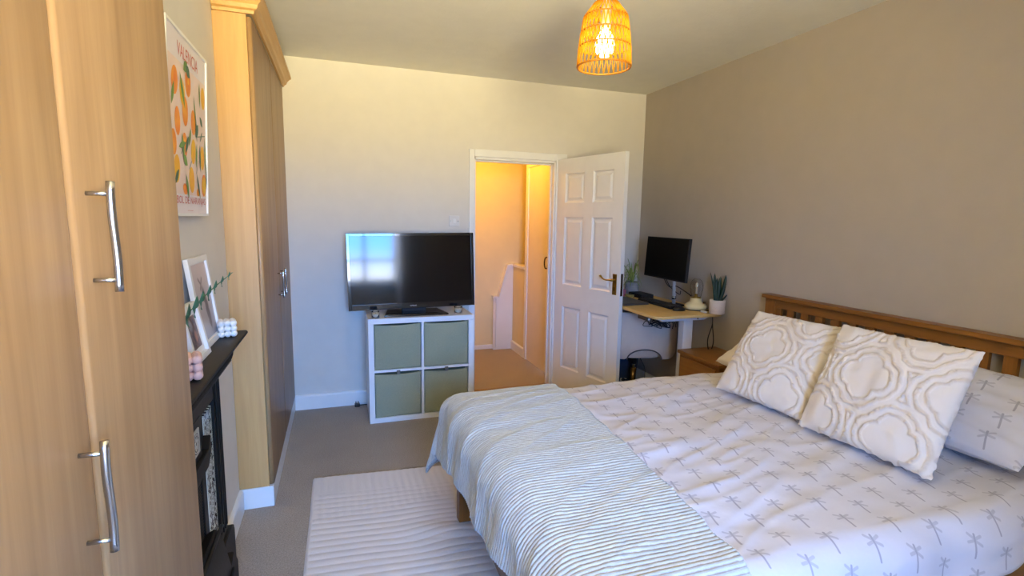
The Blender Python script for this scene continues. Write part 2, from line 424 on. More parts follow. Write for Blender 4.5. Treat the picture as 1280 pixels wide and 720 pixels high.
def cornice(y0, y1, x1, zb, end0=True):
    """moulding that runs along the front and returns along the near side"""
    prof = [(0, 0), (.012, 0), (.016, .012), (.028, .018), (.034, .034), (.052, .052), (.060, .056), (.060, .072), (0, .072)]
    bm = BM()
    path = [(LX+.003, y0, 0, -1), (x1, y0, 1, -1), (x1, y1, 1, 0)]
    rings = [[bm.verts.new((px+nx*u, py+ny*u, zb+v)) for u, v in prof] for px, py, nx, ny in path]
    n = len(prof)
    for a, c in zip(rings, rings[1:]):
        for i in range(n): bm.faces.new((a[i], a[(i+1)%n], c[(i+1)%n], c[i]))
    bm.faces.new(rings[0]); bm.faces.new(rings[-1][::-1])
    return bm
# far wardrobe
w = thing('wardrobe', (-.65, 3.4, 0), 'tall maple fitted wardrobe with cornice, in the far corner beyond the fireplace', 'wardrobe')
b = BM(); box(b, ALC+.005, WX-.022, 2.712, 2.730, .11, 2.385); obj('side_panel', b, MAPLE_SIDE, w, bevel=.001)
b = BM(); box(b, ALC+.005, WX-.024, 2.731, D-.003, .11, 2.385); obj('carcass', b, MAPLE_SIDE, w)
ys = 3.375
for y0, y1, lab in ((2.714, ys-.0015, None), (ys+.0015, D-.004, None)):
    d = obj('wardrobe_door', rounded_door(y0, y1, .118, 2.375, WX-.021, WX), MAPLE, w, smooth=True, angle=50)
    d.data.polygons.foreach_set('use_smooth', [abs(p.normal.z) < .5 for p in d.data.polygons])
    hy = y1-.085 if y0 < 3 else y0+.02
    d_handle(d, WX, hy if y0 < 3 else y0+.06, 1.003, 1.155)
obj('cornice', cornice(2.712, D-.002, WX, 2.385), MAPLE_TRIM, w)
b = BM(); box(b, ALC+.005, WX-.002, 2.708, D-.003, 0, .109); obj('plinth', b, WHITE, w, bevel=.004)
# near wardrobe
w2 = thing('wardrobe', (-.65, .85, 0), 'large maple wardrobe door fronts in the near foreground before the fireplace', 'wardrobe')
NY0, NY1, NS = .34, 1.378, .866
b = BM(); box(b, ALC+.005, WX-.024, NY0, NY1, .0, 2.36); obj('carcass', b, MAPLE_SIDE, w2)
for y0, y1, hy, hz in ((NY0+.001, NS-.0015, .818, (1.011, 1.165)), (NS+.0015, NY1, .914, (1.373, 1.525))):
    d = obj('wardrobe_door', rounded_door(y0, y1, .118, 2.355, WX-.021, WX), MAPLE, w2)
    d.data.polygons.foreach_set('use_smooth', [abs(p.normal.z) < .5 for p in d.data.polygons])
    d_handle(d, WX, hy, hz[0], hz[1], s=.018)

# ------------------------------------------------------------------ fireplace
FX = LX + .002
fp = thing('fireplace', (FX, 1.86, 0), 'black cast iron fireplace with patterned tile strip and dark mantel shelf', 'fireplace')
def my(*a): return obj(*a)
# mantel shelf
MZ = 1.008; MY0, MY1, MX = 1.386, 2.33, -.375
b = BM(); prof = [(FX, MZ), (MX, MZ), (MX+.005, MZ-.004), (MX+.006, MZ-.012), (MX-.004, MZ-.020), (MX-.010, MZ-.032), (MX-.028, MZ-.040), (FX, MZ-.040)]
prism(b, prof, lambda u, v, d: (u, d, v), MY0, MY1); obj('mantel_shelf', b, IRON, fp, bevel=.002)
# frieze with dentil ribs
b = BM(); box(b, FX, -.425, MY0+.01, 2.27, .895, .968); obj('frieze', b, IRON, fp, bevel=.003)
b = BM()
for i in range(66):
    y = MY0+.02+i*.0130
    tube(b, [(-.424, y, .962), (-.417, y+.004, .950), (-.420, y+.009, .925), (-.425, y+.010, .905)], [.0035, .0042, .004, .002], 5)
o = obj('frieze_ribs', b, IRON, fp, smooth=True); o['kind'] = 'stuff'
# jambs
JX = -.470
for ya, yb, s in ((2.14, 2.240, 1), (1.386, 1.455, -1)):
    b = BM(); box(b, FX, JX, ya, yb, .19, .895)
    jm = obj('jamb', b, IRON, fp, bevel=.003)
    b = BM()
    for yy in ((ya+.016, ya+.026), (yb-.026, yb-.016), (ya+.045, ya+.053)): box(b, JX, JX+.006, yy[0], yy[1], .22, .87)
    obj('reeding', b, IRON, jm, bevel=.003)
    b = BM(); ya_ = ya-.02 if s > 0 else ya; prism(b, [(ya_, 0), (yb+.06 if s > 0 else yb+.01, 0), (yb+.06 if s > 0 else yb+.01, .15), (yb+.05 if s > 0 else yb+.005, .175), (yb+.02 if s > 0 else yb, .19), (ya_, .19)], lambda u, v, d: (d, u, v), FX, JX+.014)
    obj('plinth_block', b, IRON, jm, bevel=.004)
# tiles
def tile_col():
    x, y, z = axes('UV')
    P = lambda a, b_: None
    u = x-.5; v = y-.5
    r = hyp(u*1.15, v)
    ring = ((r-.29).abs().lt(.018)).max((r-.23).abs().lt(.010))
    ang = v.atan2(u)
    petals = (r - (((ang*4).sin()).abs()*.07+.10)).abs().lt(.02)
    core = r.lt(.045)
    # scrolls outside the medallion
    wv = ((u.abs()*15+(v.abs()*20).sin()*1.8).sin() * (v.abs()*19+(u.abs()*16).sin()*1.8).sin())
    scroll = wv.lt(-.02)*(S(r.k)-.31).op('GREATER_THAN', 0.0)
    inner = petals.max(core)
    f = ring.max(scroll).max(inner)
    edge = (u.abs()-.44).op('GREATER_THAN', 0.0)
    line = ((u.abs()-.46).abs()).lt(.012)
    f = (f*(edge*-1+1)).max(line*.0)
    green = line
    c = mixc(f, srgb('dfe3d6'), srgb('16181c'))
    return mixc(green, c, srgb('4f8a82'))
TILE = mat('black_white_tile', rough=.18, fn=tile_col, coat=.5)
def tile_col2():
    x, y, z = axes('UV'); u = x-.5; v = y-.5; r = hyp(u, v); ang = v.atan2(u)
    f = (r-(((ang*4).sin()).abs()*.14+.18)).abs().lt(.03).max((r-.40).abs().lt(.02)).max(r.lt(.07))
    c = mixc(f, srgb('dcd8c4'), srgb('4a2a28'))
    return mixc(((r-.30).abs().lt(.02)), c, srgb('3c5a4a'))
TILE2 = mat('brown_cream_tile', rough=.2, fn=tile_col2, coat=.5)
def tile(y0, y1, z0, z1, x, t, m, parent):
    b = BM(); box(b, x-t, x, y0, y1, z0, z1); L = b.loops.layers.uv.verify()
    for f in b.faces:
        for l in f.loops: l[L].uv = ((l.vert.co.y-y0)/(y1-y0), (l.vert.co.z-z0)/(z1-z0))
    return obj('tile', b, m, parent, bevel=.0015)
obj('tile_bed', bx(FX, -.490, 1.456, 2.138, .0, .895), IRON, fp)
for k in range(4): tile(2.008, 2.132, .178+k*.1465, .178+(k+1)*.1465-.001, -.479, .009, TILE, fp)
for k in range(4): tile(1.470, 1.594, .178+k*.1465, .178+(k+1)*.1465-.001, -.479, .009, TILE, fp)
# inner frame, hood and little tiles
b = BM()
box(b, -.49, -.479, 1.955, 2.005, .15, .84); box(b, -.49, -.479, 1.597, 1.645, .15, .84); box(b, -.49, -.470, 1.456, 2.138, .785, .895)
box(b, -.49, -.468, 1.70, 1.93, .655, .80)
obj('inner_frame', b, IRON, fp, bevel=.004)
prism_b = BM(); prism(prism_b, [(1.66, .60), (1.95, .60), (2.0, .64), (2.0, .70), (1.96, .66), (1.66, .66)], lambda u, v, d: (d, u, v), -.488, -.455)
obj('hood', prism_b, IRON, fp, bevel=.004)
tile(1.800, 1.885, .690, .775, -.462, .006, TILE2, fp)
tile(1.710, 1.795, .690, .775, -.462, .006, TILE2, fp)
b = BM()
for z in [.19+.011*i for i in range(36)]: box(b, -.489, -.484, 1.65, 1.95, z, z+.006)
o = obj('fireback_ribs', b, IRON, fp); o['kind'] = 'stuff'
# grate and ash cover
b = BM()
prism(b, [(-.486, .34), (-.45, .36), (-.43, .33), (-.405, .20), (-.40, .10), (-.428, .015), (-.486, .015)], lambda u, v, d: (u, d, v), 1.64, 1.96)
obj('grate_front', b, IRON, fp, bevel=.006)
for p_, r_ in (((-.43, .365), .008), ((-.398, .19), .006)): obj('grate_bar', tube(BM(), [(p_[0], 1.64, p_[1]), (p_[0], 1.96, p_[1])], r_, 8), IRON, fp, smooth=True)
b = BM(); prism(b, [(1.90, 0), (2.17, 0), (2.17, .09), (2.10, .17), (2.02, .13), (1.95, .07)], lambda u, v, d: (d, u, v), -.468, -.425); obj('fender_corner', b, IRON, fp, bevel=.005)
b = BM()
HEARTH = mat('terracotta_tile', srgb('8d4a32'), rough=.35)
hearth = thing('hearth', (-.4, 1.8, 0), 'small terracotta tiled hearth slab at the foot of the black fireplace', 'hearth')
for k in range(5):
    obj('tile', bx(-.424, -.398, 1.40+k*.142, 1.40+k*.142+.139, .001, .012), HEARTH, hearth, bevel=.002)

# ------------------------------------------------------------------ things on the mantel
def leaning_M(y0, xb, xt, zb, h):
    """local x along +y, z up along the lean, y = out of the picture plane"""
    up = Vector((xt-xb, 0, math.sqrt(max(1e-6, h*h-(xt-xb)**2)))).normalized(); ux = Vector((0, 1, 0)); uy = up.cross(ux)
    m = Matrix((ux, uy, up)).transposed().to_4x4(); m.translation = (xb, y0, zb); return m
def picture_frame(name, label, y0, y1, xb, xt, zb, h, fw, mount, photo_fn, photo_rough=.3, t=.016, cat='frame'):
    M = leaning_M(y0, xb, xt, zb, h); w_ = y1-y0      # local -y faces away from the wall? front = towards +x
    sgn = 1 if (M.to_3x3() @ Vector((0, 1, 0))).x > 0 else -1
    root = thing(name, (xb, (y0+y1)/2, zb), label, cat)
    ya, yb = sorted((0, -sgn*t)); bm = BM()
    box(bm, 0, fw, ya, yb, 0, h, M=M); box(bm, w_-fw, w_, ya, yb, 0, h, M=M); box(bm, fw, w_-fw, ya, yb, 0, fw, M=M); box(bm, fw, w_-fw, ya, yb, h-fw, h, M=M)
    obj('frame', bm, WHITE, root, bevel=.0015)
    ya, yb = sorted((-sgn*t*.5, -sgn*t*.8)); obj('mount', box(BM(), fw, w_-fw, ya, yb, fw, h-fw, M=M), mat('mount_card', srgb('eceae8'), rough=.8), root)
    k = fw+mount; ya, yb = sorted((-sgn*t*.46, -sgn*t*.5)); bm = box(BM(), k, w_-k, ya, yb, k, h-k, M=M)
    L = bm.loops.layers.uv.verify(); Mi = M.inverted()
    for f in bm.faces:
        for l in f.loops:
            c = Mi @ l.vert.co; l[L].uv = ((c.x-k)/(w_-2*k), (c.z-k)/(h-2*k))
    obj('photograph', bm, mat(name+'_print', rough=photo_rough, fn=photo_fn), root)
    return root, M, sgn
def ph1():
    x, y, _ = axes('UV'); n = noi(7, 4, coord='UV')
    c = mixc(y, srgb('a9a2a6'), srgb('d8c4bd'))
    fig = soft(hyp((x-.62+(y-.4)*.22)*2.6, (y-.38)*.85)+(n-.5)*.25, .22, .06)
    c = mixc(fig*.8, c, srgb('5b4642'))
    br = soft(segd(x, y, .42, .66, .60, .80).min(segd(x, y, .50, .72, .38, .80)).min(segd(x, y, .5, .5, .5, .72)), .012, .02)
    return mixc(br*.8, c, srgb('6a5048'))
picture_frame('framed_photo', 'tall white frame with a faded portrait print, leaning on the wall above the mantel', 1.98, 2.25, -.448, -.486, MZ+.001, .325, .022, .004, ph1)
def ph2():
    x, y, _ = axes('UV'); n = noi(6, 4, coord='UV')
    c = mixc(((n-.5)*3+.5).max(0.0).min(1.0), srgb('2a2226'), srgb('8a6a5c'))
    f = soft(hyp((x-.66)*1.6, (y-.35)), .13, .1); c = mixc(f, c, srgb('c08a6e'))
    return mixc(soft(hyp(x-.4, (y-.72)), .12, .1)*.8, c, srgb('8f8f98'))
picture_frame('framed_photo', 'short white box frame with a dark family photo, leaning before the tall frame', 1.79, 1.978, -.430, -.466, MZ+.001, .187, .018, .022, ph2, t=.024)
def bubble(name, label, c, s, m):
    """cube made of 3 x 3 x 3 wax balls"""
    bm = BM(); r = s/6*1.28
    M0 = Matrix.Translation(Vector(c)) @ Matrix.Rotation(.25, 4, 'Z')
    for i in range(3):
        for j in range(3):
            for k in range(3):
                if (i, j, k) == (1, 1, 1): continue
                bmesh.ops.create_icosphere(bm, subdivisions=2, radius=r, matrix=M0 @ Matrix.Translation(((i-1)*s/3, (j-1)*s/3, r+k*s/3)))
    o = obj(name, bm, m, None, smooth=True, base=c); return tag(o, label, 'candle')
bubble('bubble_candle', 'white bubble cube candle at the far end of the black mantel', (-.425, 2.222, MZ+.001), .062, WAXWHITE).data
bubble('bubble_candle', 'pink bubble cube candle in front of the short white frame', (-.424, 1.655, MZ+.001), .070, WAXPINK)
# eucalyptus sprig in a small vase
sp = thing('eucalyptus_sprig', (-.42, 1.50, MZ), 'thin eucalyptus sprig reaching across the two white frames', 'plant')
pts = bez([(-.42, 1.50, MZ+.09), (-.415, 1.52, 1.14), (-.40, 1.57, 1.205), (-.395, 1.68, 1.225), (-.385, 1.84, 1.25), (-.365, 2.05, 1.278)], 8)
obj('stem', tube(BM(), pts, .0016, 6), STEMG, sp, smooth=True)
def leafmesh(bm, p, d, up, L, w_, cup=.15, n=6):
    d = Vector(d).normalized(); up = Vector(up).normalized(); s = d.cross(up).normalized(); up = s.cross(d)
    rows = []
    for i in range(n+1):
        t = i/n; ww = w_*math.sin(PI*min(1, (t*.92+.04)))**.8
        cpt = p + d*L*t + up*(cup*L*(t-t*t))
        rows.append((bm.verts.new(cpt - s*ww + up*ww*.3), bm.verts.new(cpt), bm.verts.new(cpt + s*ww + up*ww*.3)))
    for a, c in zip(rows, rows[1:]):
        bm.faces.new((a[0], a[1], c[1], c[0])); bm.faces.new((a[1], a[2], c[2], c[1]))
random.seed(3)
acc = 0; last = 0
for i in range(1, len(pts)-1):
    acc += (pts[i]-pts[i-1]).length
    if pts[i].y < 1.56 or acc-last < .062: continue
    last = acc; t = min(1, (pts[i].y-1.5)/.55); L = .036*(1.15-t)+.012
    tan = (pts[i+1]-pts[i-1]).normalized()
    for q_ in (-1, 1):
        bm = BM(); leafmesh(bm, pts[i], tan*.8+Vector((.15*q_, 0, .75*q_)), (1, .2*q_, .3), L, L*.34)
        obj('leaf', bm, EUCA, sp, smooth=True, solid=.0006)
b = BM(); lathe(b, [(.018, 0), (.028, .015), (.030, .04), (.018, .075), (.012, .09), (.014, .096)], (-.42, 1.50, MZ+.001), 24)
tag(obj('bud_vase', b, WHITEPL, None, smooth=True, base=(-.42, 1.50, MZ)), 'small white bud vase holding the eucalyptus sprig on the mantel', 'vase')

# ------------------------------------------------------------------ orange print on the chimney breast
PY0, PY1, PZ0, PH = 1.812, 2.31, 1.478, .585
pr = thing('wall_print', (-.49, 2.06, PZ0), 'white framed print of oranges and leaves hanging above the mantel', 'picture')
PM = leaning_M(PY0, -.488, -.462, PZ0, PH); PS = 1 if (PM.to_3x3() @ Vector((0, 1, 0))).x > 0 else -1
PW = PY1-PY0; fw = .009
bm = BM(); ya, yb = sorted((-PS*.010, PS*.006))
for a in ((0, fw, 0, PH), (PW-fw, PW, 0, PH), (fw, PW-fw, 0, fw), (fw, PW-fw, PH-fw, PH)): box(bm, a[0], a[1], ya, yb, a[2], a[3], M=PM)
obj('frame', bm, WHITE, pr)
def flat(bm, poly, lift=0.0, mi=0):
    f = bm.faces.new([bm.verts.new(PM @ Vector((u, PS*(.001+lift), v))) for u, v in poly]); f.material_index = mi
obj('print_sheet', (lambda bm: (flat(bm, [(fw, fw), (PW-fw, fw), (PW-fw, PH-fw), (fw, PH-fw)], -.0005), bm)[1])(BM()), mat('print_paper', srgb('e6dde0'), rough=.5), pr)
bm = BM(); flat(bm, [(.022, .072), (PW-.022, .072), (PW-.022, PH-.095), (.022, PH-.095)], 0); obj('print_panel', bm, mat('pink_ground', srgb('e9d0c4'), rough=.5), pr)
ORF = mat('orange_ink', rough=.5, fn=lambda: mixc(((noi(14, 2)-.5)*3+.5).max(0.0).min(1.0), srgb('e8741c'), srgb('f2a01e')))
YEF = mat('yellow_ink', rough=.5, fn=lambda: mixc(((noi(14, 2)-.5)*3+.5).max(0.0).min(1.0), srgb('eda81c'), srgb('f0bf22')))
GRF = mat('green_ink', rough=.5, fn=lambda: mixc(noi(20, 2), srgb('2f6b34'), srgb('7fa23c')))
DGF = mat('dark_green_ink', srgb('38634a'), rough=.5)
def ell(bm, u, v, a, b_, rot, lift, mi=0, n=20):
    flat(bm, [(u+a*math.cos(t)*math.cos(rot)-b_*math.sin(t)*math.sin(rot), v+a*math.cos(t)*math.sin(rot)+b_*math.sin(t)*math.cos(rot)) for t in [2*PI*i/n for i in range(n)]], lift, mi)
def lf(bm, u, v, L, w_, rot, lift, mi=0):
    pts = [(L*t, w_*math.sin(PI*t)) for t in [i/8 for i in range(9)]]+[(L*t, -w_*math.sin(PI*t)) for t in [i/8 for i in range(7, 0, -1)]]
    flat(bm, [(u+a*math.cos(rot)-b_*math.sin(rot), v+a*math.sin(rot)+b_*math.cos(rot)) for a, b_ in pts], lift, mi)
of = BM(); lfb = BM(); random.seed(11)
fr = [(.245,.445,.034,.046,0),(.445,.435,.028,.04,1),(.175,.40,.030,.045,1),(.205,.345,.034,.048,0),(.305,.325,.030,.043,0),(.115,.30,.03,.045,0),(.300,.225,.030,.044,1),(.425,.215,.030,.044,1),(.195,.235,.03,.04,0),(.275,.125,.034,.045,1),(.445,.115,.033,.042,0),(.10,.15,.034,.045,1),(.09,.42,.034,.045,0),(.07,.23,.03,.04,0),(.36,.085,.022,.014,0),(.19,.09,.026,.018,0)]
for i, (u, v, a, b_, k) in enumerate(fr): ell(of, u, v, a, b_, random.uniform(-.3, .3), .0006+i*.00002, k)
ell(of, .445, .115, .024, .032, 0, .0012, 1); ell(of, .245, .45, .008, .011, 0, .0013, 1)
for (u, v, L, w_, r, k) in ((.19,.475,.055,.018,.6,0),(.215,.495,.06,.018,-.5,1),(.39,.48,.09,.008,-1.5,0),(.145,.46,.12,.012,-1.1,0),(.39,.36,.05,.012,-.7,1),(.33,.28,.06,.018,.9,1),(.27,.30,.07,.010,-2.0,0),(.345,.26,.09,.010,-1.7,0),(.385,.26,.10,.010,-1.5,1),(.24,.27,.08,.012,-2.2,1),(.16,.27,.09,.012,-1.3,0),(.22,.17,.06,.016,2.6,0),(.34,.15,.10,.010,-1.1,1),(.46,.30,.14,.008,-1.5,0),(.20,.14,.09,.012,-1.2,0),(.31,.42,.12,.006,-1.3,0),(.48,.20,.10,.008,-1.6,1),(.05,.34,.08,.012,1.2,0),(.07,.10,.07,.012,.8,1),(.12,.22,.08,.01,.3,0),(.33,.36,.10,.007,-1.4,1),(.42,.31,.05,.006,-2.2,1)):
    lf(lfb, u, v, L, w_, r, .0016+.00002*len(lfb.faces), k)
for a in ((.33,.28,.46,.30),(.14,.20,.20,.245),(.33,.15,.36,.20),(.24,.16,.27,.19)):
    du, dv = a[2]-a[0], a[3]-a[1]; n_ = math.hypot(du, dv); flat(lfb, [(a[0]-dv/n_*.0015, a[1]+du/n_*.0015), (a[0]+dv/n_*.0015, a[1]-du/n_*.0015), (a[2]+dv/n_*.0015, a[3]-du/n_*.0015), (a[2]-dv/n_*.0015, a[3]+du/n_*.0015)], .0022, 1)
obj('printed_oranges', of, [ORF, YEF], pr)['kind'] = 'stuff'; obj('printed_leaves', lfb, [GRF, DGF], pr)['kind'] = 'stuff'
PINK = mat('coral_ink', srgb('cf6f66'), rough=.5)
def text_mesh(body, width, height, M, mt, name, parent, squeeze=None):
    """built-in font turned into a mesh, fitted to width x height, lower-left at the origin of M (x right, z up)"""
    cu = bpy.data.curves.new(name, 'FONT'); cu.body = body; cu.resolution_u = 3
    o = bpy.data.objects.new(name, cu); COL.objects.link(o); bpy.context.view_layer.update()
    dg = bpy.context.evaluated_depsgraph_get(); me = bpy.data.meshes.new_from_object(o.evaluated_get(dg)); bpy.data.objects.remove(o)
    xs = [v.co.x for v in me.vertices]; ys_ = [v.co.y for v in me.vertices]
    ax, ay = min(xs), min(ys_); sx = width/(max(xs)-ax); sy = height/(max(ys_)-ay)
    for v in me.vertices: v.co = M @ Vector(((v.co.x-ax)*sx, 0, (v.co.y-ay)*sy))
    me.transform(Matrix.Translation(-worldloc(parent))); me.materials.clear(); me.materials.append(mt)
    q = bpy.data.objects.new(name, me); return link(q, parent)
def pm(u, v, l=.0008): return PM @ Matrix.Translation((u, PS*(.001+l), v))
text_mesh('VALENCIA', .25, .042, pm(.125, PH-.078), PINK, 'title_lettering', pr)
text_mesh('ARBOL DE NARANJAS', .43, .032, pm(.034, .034), PINK, 'bottom_lettering', pr)
bm = BM()
for k in range(9): flat(bm, [(.215+k*.008, .018), (.221+k*.008, .018), (.221+k*.008, .0195), (.215+k*.008, .0195)], .001)
obj('small_print_line', bm, PINK, pr)['kind'] = 'stuff'
tag(obj('picture_hook', tube(BM(), [(-.504, 1.93, 2.085), (-.497, 1.93, 2.083)], .005, 8), BRASS), 'tiny brass picture hook in the wall above the oranges print', 'hook')

# ------------------------------------------------------------------ cube shelving unit, boxes, television
KX, KY, KW, KD, KH = .180, 3.648, .765, .39, .770
k_ = thing('cube_shelf', (KX+KW/2, KY+KD/2, 0), 'white two by two cube shelving unit beside the doorway', 'shelf')
b = BM(); tO, tI = .038, .017
box(b, KX, KX+KW, KY, KY+KD, KH-tO, KH); obj('top_board', b, WHITELAM, k_, bevel=.001)
obj('bottom_board', bx(KX+tO, KX+KW-tO, KY, KY+KD, 0.001, tO), WHITELAM, k_, bevel=.001)
for x in (KX, KX+KW-tO): obj('side_board', bx(x, x+tO, KY, KY+KD, .001, KH-tO-.0005), WHITELAM, k_, bevel=.001)
cx = KX+KW/2; cz = KH/2
obj('divider', bx(cx-tI/2, cx+tI/2, KY+.001, KY+KD, tO, KH-tO), WHITELAM, k_)
for a, c in ((KX+tO, cx-tI/2), (cx+tI/2, KX+KW-tO)): obj('shelf_board', bx(a, c, KY+.001, KY+KD, cz-tI/2, cz+tI/2), WHITELAM, k_)
obj('back_board', bx(KX+.01, KX+KW-.01, KY+KD-.006, KY+KD-.0005, .01, KH-.04), WHITELAM, k_)
def storage_box(x0, x1, z0, z1, label, seed):
    root = thing('storage_box', ((x0+x1)/2, KY+.2, z0), label, 'box', 'sage fabric boxes in the cube shelf')
    bm = BM(); w_ = x1-x0; h = z1-z0
    def f(u, v):
        sag = .012*math.sin(PI*u)**.8*(v**6); n = noise.noise(Vector((u*3+seed, v*3, seed)))*.006 + .005*math.sin(12*(v-(u-.5)**2*1.2))*max(0, v-.55)
        return Vector((x0+w_*u, KY+.012-.010*math.sin(PI*u)*math.sin(PI*v)-n*math.sin(PI*u), z0+h*v-sag))
    grid(bm, 24, 24, f)
    obj('front_panel', bm, SAGE, root, smooth=True, solid=-.004)
    obj('box_body', bx(x0+.003, x1-.003, KY+.02, KY+.36, z0+.001, z1-.02), SAGE, root)
    return root
cells = ((KX+tO+.003, cx-tI/2-.003), (cx+tI/2+.003, KX+KW-tO-.003)); rows = ((tO+.001, cz-tI/2-.012), (cz+tI/2+.001, KH-tO-.005))
nm = {(0,1): 'upper left sage canvas storage box, under the first candle jar', (1,1): 'upper right sage canvas storage box, next to the doorway', (0,0): 'lower left sage canvas storage box, above the plug on the carpet', (1,0): 'lower right sage canvas storage box, nearest the bed'}
for i in (0, 1):
    for j in (0, 1):
        rt = storage_box(*cells[i], *rows[j], nm[(i, j)], i*3+j*7)
        if j == 0:
            xm = (cells[i][0]+cells[i][1])/2
            obj('pull_tab', bx(xm-.013, xm+.013, KY-.006, KY+.004, rows[j][1]-.01, rows[j][1]+.022), mat('tab_grey', srgb('6f6a60'), rough=.7), rt, bevel=.003)
# television
tv = thing('television', (.53, 3.85, KH), 'large black flat television standing on the white cube shelf', 'television')
TM = Matrix.Translation((.5275, 3.845, .806)) @ Matrix.Rotation(math.radians(-.7), 4, 'Z') @ Matrix.Rotation(math.radians(-.8), 4, 'Y') @ Matrix.Rotation(math.radians(-3.0), 4, 'X')
TW, TH = .94, .563
b = BM(); hx = TW/2
for a in ((-hx, -hx+.022, 0, TH), (hx-.022, hx, 0, TH), (-hx+.022, hx-.022, 0, .042), (-hx+.022, hx-.022, TH-.022, TH)): box(b, a[0], a[1], -.018, .02, a[2], a[3], M=TM)
obj('bezel', b, mat('piano_black', srgb('0b0b10'), rough=.1, coat=.5), tv, bevel=.002)
obj('screen', box(BM(), -hx+.022, hx-.022, -.0145, .01, .042, TH-.022, M=TM), SCREEN, tv)
obj('back_housing', box(BM(), -hx+.03, hx-.03, .021, .075, .05, TH-.05, M=TM), BLACKMATT, tv, bevel=.015)
obj('neck', bx(.44, .62, 3.84, 3.90, KH+.012, .84), BLACKMATT, tv, bevel=.004)
b = BM(); prism(b, [(.295, 3.69), (.765, 3.69), (.72, 3.94), (.34, 3.94)], lambda u, v, d: (u, v, d), KH+.001, KH+.014); obj('stand_base', b, mat('piano_black_base', srgb('0b0b10'), rough=.12, coat=.5), tv, bevel=.004)
LOGO = mat('silver_logo', srgb('d6dae0'), rough=.4)
text_mesh('SAMSUNG', .048, .008, TM @ Matrix.Translation((-.028, -.0188, .016)), LOGO, 'logo_lettering', tv)
def jar(x, y, z, label, r=.028, h=.052, seed=0):
    t = thing('candle_jar', (x, y, z), label, 'candle', 'glass candle jars on the cube shelf')
    obj('glass', lathe(BM(), [(r-.002, 0), (r, .004), (r, h*.7), (r*.97, h*.8), (r*1.04, h), (r*.96, h), (r*.9, h*.8), (r-.003, h*.7), (r-.003, .006), (0, .006)], (x, y, z+.001), 32, cap=False), GLASS, t, smooth=True)
    obj('wax', lathe(BM(), [(0, .0065), (r-.0035, .007), (r-.0035, h*.62), (0, h*.62)], (x, y, z+.001), 28, cap=False), WAX, t, smooth=True)
    obj('wick', tube(BM(), [(x, y, z+h*.6), (x+.001, y, z+h*.6+.012)], .001, 5), BLACK, t)
jar(.235, 3.685, KH, 'glass candle jar on the shelf below the left end of the television'); jar(.845, 3.73, KH, 'glass candle jar on the shelf below the right end of the television', r=.031)
# plug and switch
t = thing('power_plug', (.11, 4.03, 0), 'black plug with short cable on carpet behind the cube shelf', 'plug')
obj('plug_body', bx(.085, .125, 4.015, 4.055, .001, .026), BLACK, t, bevel=.006)
b = BM()
for dx in (0, .018): box(b, .092+dx, .098+dx, 4.03, 4.036, .026, .044)
obj('prongs', b, BLACKMATT, t); obj('cable', tube(BM(), bez([(.122, 4.035, .012), (.15, 4.04, .008), (.18, 4.05, .006), (.25, 4.06, .006)], 5), .003, 8), CORDRY, t, smooth=True)
t = thing('light_switch', (.8915, D, 1.42), 'white square light switch plate on the wall beside the door frame', 'switch')
obj('switch_plate', bx(.849, .934, D-.009, D-.0005, 1.419, 1.504), mat('switch_white', srgb('dcd9d4'), rough=.35), t, bevel=.003)
obj('rocker', bx(.880, .903, D-.013, D-.008, 1.444, 1.479), WHITEPL, t, bevel=.002)
for x in (.861, .922): obj('screw', lathe(BM(), [(.003, 0), (.003, .001)], (0, 0, 0), 12, M=Matrix.Translation((x, D-.009, 1.4615)) @ Matrix.Rotation(PI/2, 4, 'X')), STEEL, t)

# ------------------------------------------------------------------ pendant lamp
LPX, LPY = 1.073, 2.0
pd = thing('pendant_lamp', (LPX, LPY, 2.12), 'woven rattan pendant lamp glowing yellow under the ceiling', 'lamp')
RAT = bpy.data.materials.new('rattan_cane'); RAT.use_nodes = True; nt = RAT.node_tree; S.nt = nt; p = nt.nodes['Principled BSDF']
nt.links.new(mixc(noi(30, 3), srgb('e6ac20'), srgb('f8d43c')), p.inputs['Base Color']); p.inputs['Roughness'].default_value = .5
tr = nt.nodes.new('ShaderNodeBsdfTranslucent'); tr.inputs[0].default_value = (*srgb('ffd040'), 1); mx = nt.nodes.new('ShaderNodeMixShader'); mx.inputs[0].default_value = .7
nt.links.new(p.outputs[0], mx.inputs[1]); nt.links.new(tr.outputs[0], mx.inputs[2]); nt.links.new(mx.outputs[0], nt.nodes['Material Output'].inputs[0])
prof = [(.046, 2.372), (.088, 2.318), (.098, 2.258), (.105, 2.200), (.110, 2.122)]
def ringp(r, z, n=48): return [(LPX+r*math.cos(2*PI*i/n), LPY+r*math.sin(2*PI*i/n), z) for i in range(n+1)]
HOOP = mat('hoop_cane', srgb('b8741a'), rough=.5)
for r, z in prof: obj('hoop', tube(BM(), ringp(r, z), .0030 if z > 2.13 else .0042, 8), HOOP, pd, smooth=True)
NS_ = 32
for (r0, z0), (r1, z1) in zip(prof, prof[1:]):
    b = BM()
    for i in range(NS_):
        a0 = 2*PI*i/NS_; a1 = 2*PI*(i+.5)/NS_; a2 = 2*PI*(i+1)/NS_
        P = lambda r, a, z: (LPX+r*math.cos(a), LPY+r*math.sin(a), z)
        tube(b, [P(r0, a0, z0), P((r0+r1)/2, (a0+a1)/2, (z0+z1)/2), P(r1, a1, z1)], .0026, 5); tube(b, [P(r1+.002, a1, z1), P((r0+r1)/2+.002, (a1+a2)/2, (z0+z1)/2), P(r0+.002, a2, z0)], .0026, 5)
    o = obj('cane_weave', b, RAT, pd, smooth=True); o['kind'] = 'stuff'
obj('flex', tube(BM(), [(LPX, LPY, 2.33), (LPX, LPY, H)], .003, 8), WHITEPL, pd)
